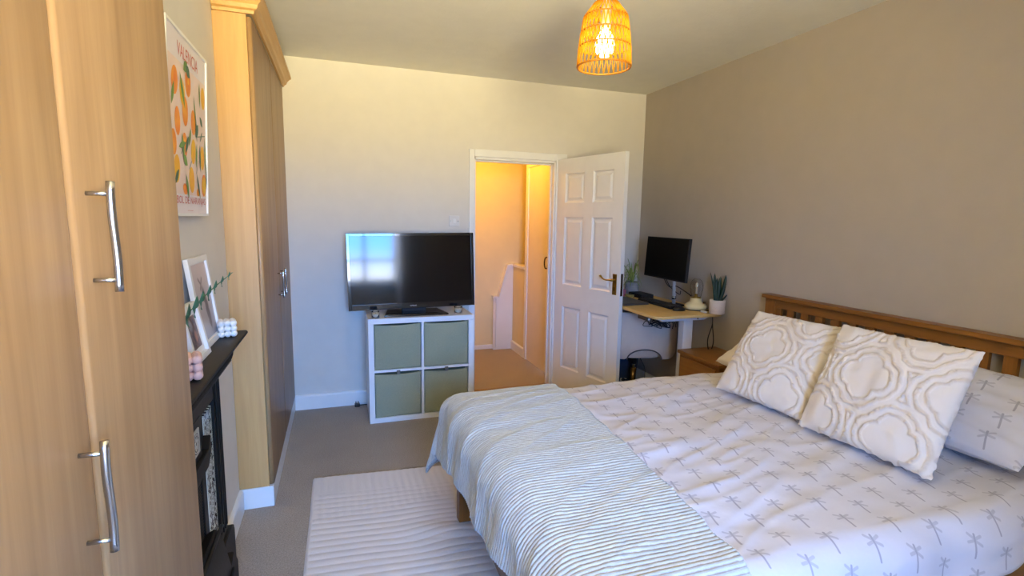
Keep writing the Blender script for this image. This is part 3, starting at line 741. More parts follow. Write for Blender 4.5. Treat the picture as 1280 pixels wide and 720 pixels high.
obj('lamp_holder', lathe(BM(), [(.012, .10), (.019, .09), (.019, .035), (.021, .03), (.021, 0)], (LPX, LPY, 2.275), 24), WHITEPL, pd, smooth=True)
obj('ceiling_rose', lathe(BM(), [(.045, 0), (.048, -.004), (.04, -.022), (.012, -.03)], (LPX, LPY, H-.0005), 32), WHITEPL, pd, smooth=True)
BULBM = mat('lit_bulb', (1, 1, 1), emit=(1.0, .86, .52), estr=22)
bl_ = obj('bulb', lathe(BM(), [(.012, 2.28), (.016, 2.268), (.033, 2.240), (.040, 2.210), (.035, 2.182), (.020, 2.165), (0.0005, 2.160)], (LPX, LPY, 0), 28, cap=False), BULBM, pd, smooth=True)
l = bpy.data.lights.new('bulb_light', 'POINT'); l.energy = BULB_POWER; l.color = (1.0, .80, .38); l.shadow_soft_size = .045
lo = bpy.data.objects.new('bulb_light', l); COL.objects.link(lo); lo.location = (LPX, LPY, 2.222)
# landing lamp (above the door head, out of view)
hl = thing('ceiling_globe', (1.35, 4.75, 2.36), 'warm globe lamp on the landing ceiling hidden by the door head', 'lamp')
obj('globe', (lambda bm: (bmesh.ops.create_uvsphere(bm, u_segments=24, v_segments=12, radius=.07, matrix=Matrix.Translation((1.35, 4.75, 2.36))), bm)[1])(BM()), mat('globe_glow', (1, 1, 1), emit=(1, .60, .16), estr=6), hl, smooth=True)
obj('fitting', lathe(BM(), [(.04, 0), (.04, -.07)], (1.35, 4.75, 2.4995), 24), WHITEPL, hl)
l = bpy.data.lights.new('landing_light', 'POINT'); l.energy = HALL_POWER; l.color = (1.0, .50, .035); l.shadow_soft_size = .08
lo = bpy.data.objects.new('landing_light', l); COL.objects.link(lo); lo.location = (1.35, 4.75, 2.22)

# ------------------------------------------------------------------ quilted rug
RC = mat('cream_rug', rough=.95, sheen=.3, fn=lambda: mixc(noi(300, 2), srgb('d3c9c1'), srgb('e2dad3')), bump=lambda: noi(260, 3), bstr=.5, bdist=.003)
def rug():
    bm = BM(); x0, x1, yN, yF = -.175, 1.25, 1.05, 2.93; nx, ny = 150, 330
    def f(u, v):
        x = x0+(x1-x0)*u; y = yN+(yF-.085*(x-x0)-yN)*v
        r = math.hypot((x-.50)*1.1, (y-2.22)*1.6); wr = math.exp(-(r/.28)**2)
        yy = y + .030*wr*math.sin(9*x+3*y) + .006*noise.noise(Vector((x*3, y*5, 0))) + .085*(x-x0)
        xx = x + .004*noise.noise(Vector((x*8, y*8, 2)))
        gy = abs(math.sin(PI*yy/.0455))**.45; gx = abs(math.sin(PI*xx/.039))**.4
        edge_y = 2.47 + .10*max(0, min(1, (x-.1)/.4))
        kx = max(0, min(1, (yy-edge_y)/.03)); ky = max(0, min(1, (2.74-yy)/.02))
        h = .010 + .0045*(1-ky+ky*gy)*(1-kx*.9*(1-gx)) + .010*wr*max(0, math.sin(22*y+6*x))*ky
        e = min(u, 1-u, v*1.3, (1-v)*1.3)
        if e <= 0: h = .001
        return Vector((x+.004*noise.noise(Vector((y*2.5, 0, 5))), y, h))
    grid(bm, nx, ny, f)
    o = obj('rug', bm, RC, None, smooth=True, base=(.5, 2, 0))
    return tag(o, 'cream quilted rug with stitched grid border partly under the bed', 'rug')
rug()

# ------------------------------------------------------------------ bed
bed = thing('bed', (1.55, 1.70, 0), 'oak bed frame with slatted headboard standing against the wall', 'bed')
HX0, HX1 = 2.555, 2.600; BYN, BYF = .90, 2.505
obj('headboard_cap', bx(HX0-.020, HX1+.012, BYN-.012, BYF+.014, 1.020, 1.043), OAKY, bed, bevel=.004)
obj('header_rail', bx(HX0+.006, HX1-.006, BYN+.07, BYF-.075, .965, 1.0195), OAKY, bed, bevel=.002)
for y in (BYN, BYF-.075): obj('headboard_post', bx(HX0, HX1, y, y+.075, .0, 1.0195), OAKZ, bed, bevel=.003)
obj('slat', bx(HX0+.012, HX1-.012, 2.395, 2.428, .42, .9645), OAKZ, bed, bevel=.001)
s0 = obj('slat', bx(HX0+.012, HX1-.012, 2.298, 2.346, .42, .9645), OAKZ, bed, bevel=.001)
for k in range(1, 14):
    c = s0.copy(); COL.objects.link(c); c.parent = bed; c.location.y -= .0975*k
obj('lower_rail', bx(HX0+.006, HX1-.006, BYN+.075, BYF-.075, .30, .42), OAKY, bed, bevel=.002)
for y in (.945, 2.335): obj('side_rail', bx(.53, HX0, y, y+.028, .22, .43), OAKX, bed, bevel=.003)
obj('foot_rail', bx(.515, .545, .95, 2.36, .21, .37), OAKY, bed, bevel=.003)
for x, y in ((.518, 2.252), (.518, .98)): obj('leg', bx(x, x+.058, y, y+.058, .012 if y > 2 else .0, .36), OAKZ, bed, bevel=.003)
b = BM(); box(b, .56, 2.53, .99, 2.345, .30, .565); obj('mattress', b, mat('mattress_cover', srgb('d9dbe0'), rough=.9), bed, bevel=.05, seg=4, angle=30)

XF, YN_, YF_, ZT, RR = .565, .975, 2.355, .600, .09
def drape(a, b, off=0.0, flare=.10, folds=3.0, R=RR):
    """point of a cloth lying on the bed, hanging over foot (small a) and both sides"""
    R = R+off
    ex = max(0, XF-a); ey = (b-YF_) if b > YF_ else (b-YN_ if b < YN_ else 0)
    e = math.hypot(ex, ey); x = max(a, XF); y = min(max(b, YN_), YF_)
    bulge = .018*(1-((y-1.665)/.70)**4)
    if e < 1e-9: return Vector((x, y, ZT+off+bulge))
    dx, dy = -ex/e, ey/e; q = R*PI/2
    if e < q: out = R*math.sin(e/R); dz = R*(1-math.cos(e/R))
    else:
        over = e-q; th = math.atan2(abs(ey), ex); corner = math.sin(2*th)
        out = R + over*(flare + corner*(.06+.10*math.cos(folds*2*(th-PI/4)*2)))
        dz = R + over*(1-.03*corner)
    return Vector((x+dx*out, y+dy*out, ZT+off+bulge-dz))
def ridged(v): return (1-abs(noise.noise(v))*2.2)
def duvet_w(a, b):
    # soft quilting plus creases that run along the bed and fan from the cushions
    wa = a+.06*noise.noise(Vector((a*2, b*2, 11))); wb = b+.06*noise.noise(Vector((a*2, b*2, 17)))
    ca = wa*.96+wb*.28; cb = -wa*.28+wb*.96
    h = .012*noise.noise(Vector((a*1.8, b*2.0, 1)))
    m1 = max(0, min(1, .5+1.6*noise.noise(Vector((a*1.5, b*1.5, 21)))))
    h += .015*m1*max(0, ridged(Vector((ca*1.1, cb*4.2, 4))))**2
    h += .009*(1-m1*.5)*max(0, ridged(Vector((ca*2.5+1, cb*9, 9))))**2
    h += .0035*noise.noise(Vector((a*9, b*15, 3)))
    for (a0, b0, sl, amp) in ((1.0, 1.50, .16, .010), (1.0, 1.95, .12, .007), (1.3, 1.18, .22, .008)):
        d = (b-b0)-(a-a0)*sl; h += amp*(1/(1+math.exp(-d/.010))-.5)*math.exp(-(d/.22)**2)
    return h
def nrm_pt(P, a, b, h, eps=.004):
    p = P(a, b); n = (P(a+eps, b)-P(a-eps, b)).cross(P(a, b+eps)-P(a, b-eps)); n = n.normalized() if n.length > 1e-9 else Vector((0,0,1))
    return p+n*h
def dragonfly(duvet=True):
    u, v, _ = axes('UV')
    PX, PY = .122, .092
    col = (u/PX).floor(); vv = v+col.mod(2.0)*(PY/2); row = (vv/PY).floor()
    h = ((col*12.9898+row*78.233).sin()*43758.5).frac()
    x = u-(col+.5)*PX+(h-.5)*.008; y = vv-(row+.5)*PY+(h-.5)*.006
    ca, sa = -.28, -.96
    xr = x*ca+y*sa; yr = y*ca-x*sa                 # tail runs to +x, head at -x
    ay = yr.abs()
    body = soft(segd(xr, yr, -.018, 0, .038, .003), .0024, .0014).max(soft(segd(xr, yr, -.022, 0, -.006, 0), .0030, .0012))
    wings = soft(segd(xr, ay, -.012, .003, -.021, .021), .0030, .0018).max(soft(segd(xr, ay, -.006, .003, .001, .022), .0030, .0018))*.60
    return body.max(wings)
def linen(base, ink, print_=True):
    def fn():
        c = mixc(noi(5, 3), tuple(x*.97 for x in base), base)
        if not print_: return c
        return mixc(dragonfly()*.80, c, ink)
    return fn
DUV = mat('dragonfly_cotton', rough=.85, sheen=.15, fn=linen(srgb('cfced8'), srgb('908f9f')), bump=lambda: noi(28, 4)*.6+noi(500, 2)*.1, bstr=.25, bdist=.006)
PLAIN = mat('plain_cotton', rough=.85, sheen=.15, fn=linen(srgb('e6e0da'), srgb('a5a2ad'), False), bump=lambda: noi(28, 4), bstr=.2, bdist=.005)
def make_duvet():
    bm = BM(); a0, a1, b0, b1 = .42, 2.36, .975-.20, 2.355+.27
    P = lambda a, b: drape(a, b, .0, .10)
    def f(u, v):
        a = a0+(a1-a0)*u; b = b0+(b1-b0)*v
        hem = .018*noise.noise(Vector((a*3, 7, 0)))*(1 if v < .1 else 0)
        lump = duvet_w(a, b)
        if b < YN_: lump += .012*math.sin(a*14+2*noise.noise(Vector((a*3, 0, 0))))*min(1, (YN_-b)/.2)
        return nrm_pt(P, a, b+hem, lump)
    grid(bm, 170, 185, f, uv=lambda u, v: (a0+(a1-a0)*u, b0+(b1-b0)*v))
    return bm
def keepobj(name, bm, m, **k): return obj(name, bm, m, None, smooth=True, **k)

dv = keepobj('duvet', make_duvet(), DUV, base=(1.5, 1.7, .6), solid=.022)
tag(dv, 'white duvet printed with grey dragonflies spread over the bed', 'duvet')
# ribbed throw
def throw_col():
    u, v, _ = axes('UV')
    g = ((v/.0145).frac()-.5).abs()*2             # 1 in the groove
    n = noi(60, 3); k = ((g+(n-.5)*.5)-.62)*3.2
    c = mixc(noi(14, 3), srgb('b3babb'), srgb('c6cbc9'))
    return mixc(k.max(0.0).min(1.0), c, srgb('988d84'))
THR = mat('ribbed_fleece', rough=.95, sheen=.4, fn=throw_col, bump=lambda: noi(240, 3), bstr=.5, bdist=.003)
def make_throw():
    bm = BM(); b0, b1 = .66, 2.355+.385; pitch = .0145; nb = int((b1-b0)/pitch*5); na = 74
    P = lambda a, b: drape(a, b, .024, .16, 2.6)
    def ab(u, v):
        b = b0+(b1-b0)*v
        head = .956+.072*(b-.894)+.004*math.sin(b*40); foot = XF-(.262+.085*(b-1.3)+.01*math.sin(b*9))
        return foot+(head-foot)*u, b
    def f(u, v):
        a, b = ab(u, v)
        g = abs(math.sin(PI*b/pitch))**.6
        h = .0045*g + .0016*noise.noise(Vector((a*60, b*60, 0))) + .005*noise.noise(Vector((a*4, b*4, 2))) + .6*duvet_w(a, b)
        e = max(0, XF-a)
        if e > .08: h += .006*math.sin(b*24+1.5*noise.noise(Vector((b*4, 1, 1))))*min(1, (e-.08)/.15)
        return nrm_pt(P, a, b, h)
    grid(bm, na, nb, f, uv=lambda u, v: ab(u, v))
    return bm
th = keepobj('throw_blanket', make_throw(), THR, base=(.8, 1.7, .6), solid=.012)
tag(th, 'pale grey ribbed throw blanket draped over the foot of the bed', 'blanket')

# ------------------------------------------------------------------ pillows and cushions
def pillow_M(c, rz, ry, rx=0):
    return Matrix.Translation(c) @ Matrix.Rotation(rz, 4, 'Z') @ Matrix.Rotation(ry, 4, 'Y') @ Matrix.Rotation(rx, 4, 'X')
def pillow(M, w_, h, T, n=40, disp=None, attr=None, pinch=.05, edge=None, seed=0, sag=0):
    """local: x = normal (front at -x), y = width, z = height"""
    bm = BM(); lay = bm.verts.layers.float.new('tuft') if attr else None; L = bm.loops.layers.uv.verify()
    for side in (-1, 1):
        V = []
        for i in range(n):
            row = []
            for j in range(n):
                u = -1+2*i/(n-1); v = -1+2*j/(n-1)
                u = math.copysign(abs(u)**.88, u); v = math.copysign(abs(v)**.88, v)
                k = (max(0, 1-u**2)*max(0, 1-v**2))**.42
                yy = u*w_/2*(1-pinch*(1-v*v)**1.0*abs(u)); zz = v*h/2*(1-pinch*(1-u*u)*abs(v))
                if edge and max(abs(u), abs(v)) > .999:
                    yy += edge*noise.noise(Vector((yy*55, zz*55, seed))); zz += edge*noise.noise(Vector((yy*55, zz*55, seed+5)))
                t = k*T/2 + k*.012*noise.noise(Vector((u*1.6, v*1.6, seed+side)))+ min(1, k*4)*.006*noise.noise(Vector((u*5, v*5, seed+side)))
                d = 0; tv_ = 0
                if side == -1 and disp:
                    d, tv_ = disp(yy, zz); d *= min(1, k*5+.35)
                vert = bm.verts.new(M @ Vector((side*t - d + sag*(v*v)*-.0, yy, zz)))
                if lay: vert[lay] = tv_
                row.append((vert, yy, zz))
            V.append(row)
        for i in range(n-1):
            for j in range(n-1):
                q = (V[i][j], V[i+1][j], V[i+1][j+1], V[i][j+1])
                if side == 1: q = q[::-1]
                fc = bm.faces.new([a[0] for a in q])
                for lp, a in zip(fc.loops, q): lp[L].uv = (a[1]+.3, a[2]+.3)
    bmesh.ops.remove_doubles(bm, verts=bm.verts, dist=1e-5)
    return bm
# two dragonfly / plain sleeping pillows against the headboard
pw = keepobj('pillow', pillow(pillow_M((2.350, 1.335, .772), 0, 1.05), .70, .44, .17, 60, pinch=.03, seed=2,
     disp=lambda y, z: (.006*max(0, ridged(Vector((y*5+z*3, z*7, 3))))**2, 0)), DUV, base=(2.385, 1.345, .64))
tag(pw, 'large dragonfly print pillow behind the nearer tufted cushion', 'pillow', 'sleeping pillows against the headboard')
pw = keepobj('pillow', pillow(pillow_M((2.345, 2.085, .748), 0, 1.12), .72, .44, .17, 60, pinch=.03, seed=5), PLAIN, base=(2.37, 2.13, .64))
tag(pw, 'plain white pillow almost hidden behind the farther tufted cushion', 'pillow', 'sleeping pillows against the headboard')
def tuftmat():
    m = mat('tufted_cotton', rough=.9, sheen=.2, bump=lambda: noi(300, 3)*.5+noi(60, 3)*.5, bstr=.3, bdist=.003)
    nt = m.node_tree; S.nt = nt; at = nt.nodes.new('ShaderNodeAttribute'); at.attribute_name = 'tuft'
    nt.links.new(mixc(S(at.outputs['Fac']), srgb('ddd4ca'), srgb('cfc1b0')), nt.nodes['Principled BSDF'].inputs['Base Color']); return m
TUFT = tuftmat()
def tuft_disp(cy, cz, seed):
    cells = [(cy+i*.30+(.15 if j % 2 else 0), cz+j*.205) for i in (-2, -1, 0, 1, 2) for j in (-2, -1, 0, 1, 2)]
    def f(y, z):
        best = 9
        for a, b in cells:
            dy, dz = y-a, z-b
            if abs(dy) > .22 or abs(dz) > .22: continue
            d = min(math.hypot(dy-.042, dz)-.050, math.hypot(dy+.042, dz)-.050, math.hypot(dy, dz-.045)-.048, math.hypot(dy, dz+.045)-.048)
            best = min(best, d)
        d = best + .007*noise.noise(Vector((y*30, z*30, seed)))
        k = 0
        for c, w_ in ((.002, .0055), (.031, .0065), (.058, .0050)):
            k = max(k, math.exp(-((d-c)/w_)**4))
        n = noise.noise(Vector((y*110, z*110, seed)))
        return k*(.0050+.005*n)+.0025*noise.noise(Vector((y*14, z*10, seed))), k
    return f
for (c, rz, ry, w_, h, sd, lab) in (((1.965, 1.822, .838), .10, .599, .475, .465, 3, 'cream tufted cushion farther from the camera, nearer the desk'),
                                ((1.945, 1.318, .852), .06, .474, .495, .475, 8, 'cream tufted cushion nearer the camera, in front of the dragonfly pillow')):
    cu = keepobj('tufted_cushion', pillow(pillow_M(c, rz, ry), w_, h, .13, 150, disp=tuft_disp(.04, .035, sd), attr=True, pinch=.03, edge=.008, seed=sd), TUFT, base=(c[0], c[1], .64))
    tag(cu, lab, 'cushion', 'tufted cushions on the bed')

# ------------------------------------------------------------------ nightstand
ns = thing('nightstand', (2.45, 2.78, 0), 'small oak nightstand between the bed and the standing desk', 'nightstand')
obj('top', bx(2.285, 2.612, 2.565, 2.995, .553, .577), NIGHT, ns, bevel=.004)
obj('body', bx(2.300, 2.608, 2.578, 2.982, .06, .5525), NIGHT, ns, bevel=.002)
for z0, z1 in ((.32, .535), (.09, .305)):
    d = obj('drawer', bx(2.288, 2.2998, 2.60, 2.96, z0, z1), NIGHT, ns, bevel=.003)
    obj('knob', lathe(BM(), [(.006, 0), (.006, .010), (.013, .018), (.011, .026), (.0005, .028)], (0, 0, 0), 20, M=Matrix.Translation((2.288, 2.78, (z0+z1)/2)) @ Matrix.Rotation(-PI/2, 4, 'Y'), cap=False), BRASSDARK, d, smooth=True)
for x in (2.30, 2.57):
    for y in (2.58, 2.945): obj('foot', bx(x, x+.035, y, y+.035, .0, .0598), NIGHT, ns)

# ------------------------------------------------------------------ standing desk
DZ = .836; DX0, DX1, DY0, DY1 = 2.045, 2.622, 2.925, 4.060
dk = thing('standing_desk', (2.3, 3.45, 0), 'pale birch standing desk with white legs in the corner behind the open door', 'desk')
def rrect(x0, x1, y0, y1, r, n=6):
    out = []
    for cx_, cy_, a in ((x1-r, y1-r, 0), (x0+r, y1-r, 90), (x0+r, y0+r, 180), (x1-r, y0+r, 270)):
        out += [(cx_+r*math.cos(math.radians(a+90*i/n)), cy_+r*math.sin(math.radians(a+90*i/n))) for i in range(n+1)]
    return out
obj('desktop', prism(BM(), rrect(DX0, DX1, DY0, DY1, .05), lambda u, v, d: (u, v, d), DZ-.022, DZ), DESKWOOD, dk, bevel=.004)
for y in (3.035, 3.86):
    lg = obj('leg', bx(2.335, 2.415, y-.03, y+.03, .34, DZ-.055), WHITEMETAL, dk, bevel=.004)
    obj('leg_sleeve', bx(2.343, 2.407, y-.023, y+.023, .04, .34), WHITEMETAL, lg, bevel=.003)
    obj('foot_bar', bx(2.06, 2.58, y-.035, y+.035, .0, .04), WHITEMETAL, lg, bevel=.006)
    b = BM(); prism(b, [(2.09, DZ-.0225), (2.56, DZ-.0225), (2.50, DZ-.052), (2.15, DZ-.052)], lambda u, v, d: (u, d, v), y-.045, y+.045); obj('top_bracket', b, WHITEMETAL, lg, bevel=.002)
    obj('bolt', lathe(BM(), [(.006, 0), (.006, .004)], (0, 0, 0), 12, M=Matrix.Translation((2.44, y-.045, DZ-.038)) @ Matrix.Rotation(PI/2, 4, 'X')), BLACK, lg)
obj('crossbeam', bx(2.35, 2.40, 3.08, 3.815, DZ-.052, DZ-.024), WHITEMETAL, dk)
cb = obj('control_box', bx(2.050, 2.095, 3.045, 3.16, DZ-.052, DZ-.0225), DARKGREY, dk, bevel=.004)
obj('button', bx(2.060, 2.074, 3.039, 3.045, DZ-.046, DZ-.032), WHITEPL, cb, bevel=.001)
t = thing('desk_cables', (2.5, 2.95, .4), 'black cables hanging under the desk beside the wall', 'cable')
obj('cable', tube(BM(), bez([(2.52, 2.93, DZ-.024), (2.52, 2.93, .75), (2.49, 2.93, .64), (2.53, 2.94, .50), (2.56, 2.96, .36), (2.57, 2.99, .02)], 6), .0035, 8), CORDRY, t, smooth=True)
obj('cable', tube(BM(), bez([(2.525, 2.935, DZ-.024), (2.53, 2.935, .74), (2.55, 2.94, .62), (2.51, 2.93, .50), (2.53, 2.93, .36), (2.55, 2.96, .02)], 6), .0035, 8), CORDRY, t, smooth=True)
b = BM(); random.seed(5)
for k in range(7):
    p0 = Vector((2.20+random.uniform(-.05, .05), 3.12+random.uniform(-.05, .05), DZ-.06))
    tube(b, bez([p0+Vector((math.cos(i*1.3+k)*.05, math.sin(i*1.1+k)*.06, -abs(math.sin(i*.9+k))*.055)) for i in range(7)], 4), .0028, 6)
obj('cable_loops', b, CORDRY, t, smooth=True)
t2 = thing('power_lead', (2.45, 3.7, 0), 'dangling black power leads and adapter below the desk behind the chair', 'cable')
obj('lead', tube(BM(), bez([(2.36, 3.72, .79), (2.30, 3.66, .52), (2.33, 3.62, .40), (2.37, 3.64, .25), (2.36, 3.66, .06), (2.42, 3.8, .005)], 6), .003, 8), CORDRY, t2, smooth=True)
obj('lead', tube(BM(), bez([(2.36, 3.74, .79), (2.36, 3.70, .46), (2.42, 3.66, .32), (2.50, 3.70, .20), (2.56, 3.8, .012)], 6), .003, 8), CORDRY, t2, smooth=True)
obj('adapter', bx(2.315, 2.35, 3.60, 3.64, .29, .37), BLACK, t2, bevel=.006)

# ------------------------------------------------------------------ things on the desk
mo = thing('computer_monitor', (2.40, 3.3, DZ), 'black computer monitor on a silver pole at the back of the desk', 'monitor')
MM = Matrix.Translation((2.352, 3.292, 1.208)) @ Matrix.Rotation(math.radians(-2), 4, 'Z') @ Matrix.Rotation(math.radians(3.5), 4, 'Y')
obj('bezel', box(BM(), 0, .022, -.275, .275, -.158, .158, M=MM), BLACKMATT, mo, bevel=.003)
obj('screen', box(BM(), -.0012, .001, -.268, .268, -.146, .151, M=MM), MSCREEN, mo)
obj('back_cover', box(BM(), .023, .05, -.16, .16, -.10, .10, M=MM), BLACKMATT, mo, bevel=.01)
POLEM = mat('satin_aluminium', srgb('d6d6d4'), rough=.5, metal=.5)
obj('pole', tube(BM(), [(2.47, 3.315, DZ+.014), (2.455, 3.315, 1.20)], .0135, 16), POLEM, mo, smooth=True)
obj('collar', tube(BM(), [(2.4695, 3.315, DZ+.05), (2.469, 3.315, DZ+.075)], .017, 16), STEEL, mo, smooth=True)
obj('arm', bx(2.385, 2.455, 3.298, 3.330, 1.18, 1.22), STEEL, mo, bevel=.004)
obj('foot_plate', bx(2.42, 2.53, 3.25, 3.38, DZ+.0005, DZ+.014), BLACKMATT, mo, bevel=.004)
obj('monitor_cable', tube(BM(), bez([(2.41, 3.40, 1.10), (2.44, 3.40, 1.02), (2.46, 3.36, .975), (2.47, 3.30, .99), (2.50, 3.20, .95), (2.53, 3.12, .90)], 6), .0035, 8), CORDRY, mo, smooth=True)
obj('monitor_cable', tube(BM(), bez([(2.41, 3.38, 1.10), (2.45, 3.36, .99), (2.48, 3.27, .93), (2.47, 3.24, .96)], 6), .0030, 8), CORDRY, mo, smooth=True)
lp = thing('laptop', (2.21, 3.54, DZ), 'closed dark grey laptop lying near the front edge of the desk', 'laptop')
LM = Matrix.Translation((2.165, 3.54, DZ)) @ Matrix.Rotation(.05, 4, 'Z')
obj('base', box(BM(), -.115, .115, -.165, .165, .002, .012, M=LM), mat('laptop_grey', srgb('5b5652'), rough=.4, metal=.4), lp, bevel=.003)
obj('lid', box(BM(), -.115, .115, -.165, .165, .0125, .019, M=LM), mat('laptop_lid', srgb('56514d'), rough=.4, metal=.4), lp, bevel=.003)
kb = thing('keyboard', (2.40, 3.38, DZ), 'black keyboard on the desk in front of the monitor', 'keyboard')
obj('case', bx(2.325, 2.455-.01, 3.16, 3.60, DZ+.001, DZ+.016), BLACKMATT, kb, bevel=.004)
b = BM()
for i in range(5):
    for j in range(15):
        box(b, 2.331+i*.0215, 2.349+i*.0215, 3.168+j*.0285, 3.193+j*.0285, DZ+.0165, DZ+.022)
o = obj('keys', b, BLACK, kb); o['kind'] = 'stuff'
ms = thing('computer_mouse', (2.37, 3.10, DZ), 'black computer mouse at the near end of the keyboard', 'mouse')
b = BM(); bmesh.ops.create_uvsphere(b, u_segments=24, v_segments=12, radius=1, matrix=Matrix.Translation((2.365, 3.108, DZ+.002)) @ Matrix.Diagonal((.052, .033, .030, 1)))
for v in b.verts: v.co.z = max(v.co.z, DZ+.002)
obj('shell', b, BLACK, ms, smooth=True); obj('scroll_wheel', tube(BM(), [(2.335, 3.104, DZ+.028), (2.335, 3.112, DZ+.028)], .006, 12), DARKGREY, ms)
dc = thing('docking_box', (2.48, 3.76, DZ), 'flat black box beside the ribbed grey plant pot on the desk', 'box')
obj('case', bx(2.40, 2.52, 3.66, 3.86, DZ+.001, DZ+.035), BLACKMATT, dc, bevel=.004); obj('front_strip', bx(2.398, 2.4002, 3.67, 3.85, DZ+.01, DZ+.026), BLACK, dc)
# cream lamp with glass dome
la = thing('dome_lamp', (2.51, 3.12, DZ), 'cream ceramic table lamp with clear glass dome, next to the white plant pot', 'lamp')
LC = (2.515, 3.115, DZ+.001)
obj('base', lathe(BM(), [(.045, 0), (.072, .006), (.080, .022), (.078, .034), (.060, .050), (.043, .062), (.040, .085), (.038, .088), (.0005, .088)], LC, 40, cap=False), CREAMCER, la, smooth=True)
obj('brass_ring', lathe(BM(), [(.037, .0885), (.037, .096), (.030, .097), (.012, .100), (.010, .118), (.0005, .119)], LC, 32, cap=False), BRASS, la, smooth=True)
obj('glass_dome', lathe(BM(), [(.034, .098), (.040, .125), (.047, .160), (.046, .190), (.036, .215), (.020, .230), (.0005, .235), (.0005, .2335), (.019, .2285), (.0345, .214), (.0445, .190), (.0455, .160), (.0385, .125), (.0325, .098)], LC, 36, cap=False), GLASS, la, smooth=True)
obj('candle_tube', lathe(BM(), [(.007, .119), (.007, .165), (.011, .178), (.010, .192), (.0005, .205)], LC, 20, cap=False), mat('frosted_tube', srgb('e6d9b8'), rough=.3), la, smooth=True)
obj('dimmer_knob', tube(BM(), [(LC[0]+.030, LC[1]-.045, LC[2]+.058), (LC[0]+.038, LC[1]-.058, LC[2]+.058)], .008, 14), BRASSDARK, la, smooth=True)
obj('lamp_cord', tube(BM(), bez([(LC[0]-.07, LC[1]+.03, DZ+.004), (LC[0]-.07, LC[1]-.03, DZ+.004), (LC[0], LC[1]-.085, DZ+.004), (LC[0]+.07, LC[1]-.075, DZ+.004)], 6), .003, 8), CORDRY, la, smooth=True)
ad = thing('cable_adapter', (2.52, 3.0, DZ), 'small white adapter lying on the desk beside the snake plant pot', 'adapter')
obj('case', bx(2.475, 2.50, 2.965, 3.01, DZ+.001, DZ+.014), WHITEPL, ad, bevel=.004); obj('lead', tube(BM(), bez([(2.487, 3.01, DZ+.006), (2.50, 3.03, DZ+.004), (2.53, 3.03, DZ+.004)], 5), .002, 6), WHITEPL, ad)
# snake plant
sn = thing('potted_snake_plant', (2.555, 2.945, DZ), 'dark green snake plant in a round white pot at the desk corner', 'plant')
PC = (2.557, 2.935, DZ+.001)
obj('pot', lathe(BM(), [(.050, 0), (.053, .004), (.054, .10), (.050, .10), (.048, .085), (.0005, .085)], PC, 40, cap=False), POTWHITE, sn, smooth=True)
obj('soil', lathe(BM(), [(.0475, .086), (.0005, .088)], PC, 28, cap=False), mat('soil', srgb('2c221c'), rough=.95, bump=lambda: noi(200, 3), bstr=.8), sn)
def blade(root, base, tip, wid, m, side, bend=(0, 0, 0), th_=.0015, n=10, prof=None):
    """thick pointed leaf from base to tip"""
    base = Vector(base); tip = Vector(tip); bend = Vector(bend); s = Vector(side).normalized(); bm = BM(); rows = []
    for i in range(n+1):
        t = i/n; c = base.lerp(tip, t)+bend*4*t*(1-t); w_ = wid*((.75+.9*t)*(1-t)**.55 if prof is None else prof(t)); nn = (tip-base).cross(s).normalized()
        rows.append([bm.verts.new(c-s*w_+nn*w_*.35), bm.verts.new(c), bm.verts.new(c+s*w_+nn*w_*.35)])
    for a, c in zip(rows, rows[1:]):
        for k in (0, 1): bm.faces.new((a[k], a[k+1], c[k+1], c[k]))
    return obj('leaf', bm, m, root, smooth=True, solid=th_)
B0 = Vector((PC[0], PC[1], PC[2]+.085)); sd = Vector((.83, -.55, 0))
for off, tip, w_, bd in ((-.012, (-.030, .235), .013, -.004), (.004, (.010, .215), .018, .0), (.012, (.045, .225), .015, .006), (-.022, (-.060, .240), .006, .006), (.022, (.062, .085), .008, .0), (-.004, (-.014, .20), .016, 0)):
    blade(sn, B0+sd*off+Vector((0, 0, 0)), B0+sd*tip[0]+Vector((0, 0, tip[1]-.085+.055)), w_, LEAF, sd+Vector((0, random.uniform(-.3, .3), 0)), sd*bd)
# spider plant
spd = thing('potted_spider_plant', (2.46, 3.93, DZ), 'spider plant with arching pale leaves in a ribbed grey pot', 'plant')
SCp = (2.475, 3.93, DZ+.001)
ribs = []
for i in range(5): ribs += [(.056, .002+i*.022), (.060, .011+i*.022), (.060, .019+i*.022)]
obj('pot', lathe(BM(), ribs+[(.056, .112), (.052, .112), (.050, .095), (.0005, .095)], SCp, 36, cap=False), GREYPOT, spd, smooth=True)
obj('soil', lathe(BM(), [(.0495, .098), (.0005, .10)], SCp, 24, cap=False), BLACKMATT, spd)
random.seed(21); B0 = Vector((SCp[0], SCp[1], SCp[2]+.10))
for i in range(30):
    a = random.uniform(2.3, 5.6) if i < 22 else random.uniform(0, 6.28); L = random.uniform(.10, .21); up = random.uniform(.04, .18); dr = random.uniform(-.10, .05)
    d = Vector((math.cos(a), math.sin(a), 0))
    if d.x > 0: L = min(L, .11)
    if d.y > 0: L = min(L, .10)
    tip = B0+d*L*.8+Vector((0, 0, dr+up*.3))
    blade(spd, B0, tip, 0.0055, SPIDER, d.cross(Vector((0, 0, 1))), Vector((0, 0, up*.75)), .0006, 12, prof=lambda t: (1-t)**.6*.9+.1)
for tip in ((-.17, -.06, .20), (-.12, -.10, .23), (-.03, -.13, .22), (-.19, -.05, .05), (-.06, -.06, .19)):
    d = Vector(tip); blade(spd, B0, B0+d, .006, SPIDER, Vector((.5, -.8, 0)), Vector((0, 0, .03)), .0006, 12, prof=lambda t: (1-t)**.5*.9+.1)
pk = thing('pink_pot', (2.30, 3.93, DZ), 'little pink pot at the far left of the desk beside the spider plant', 'pot')
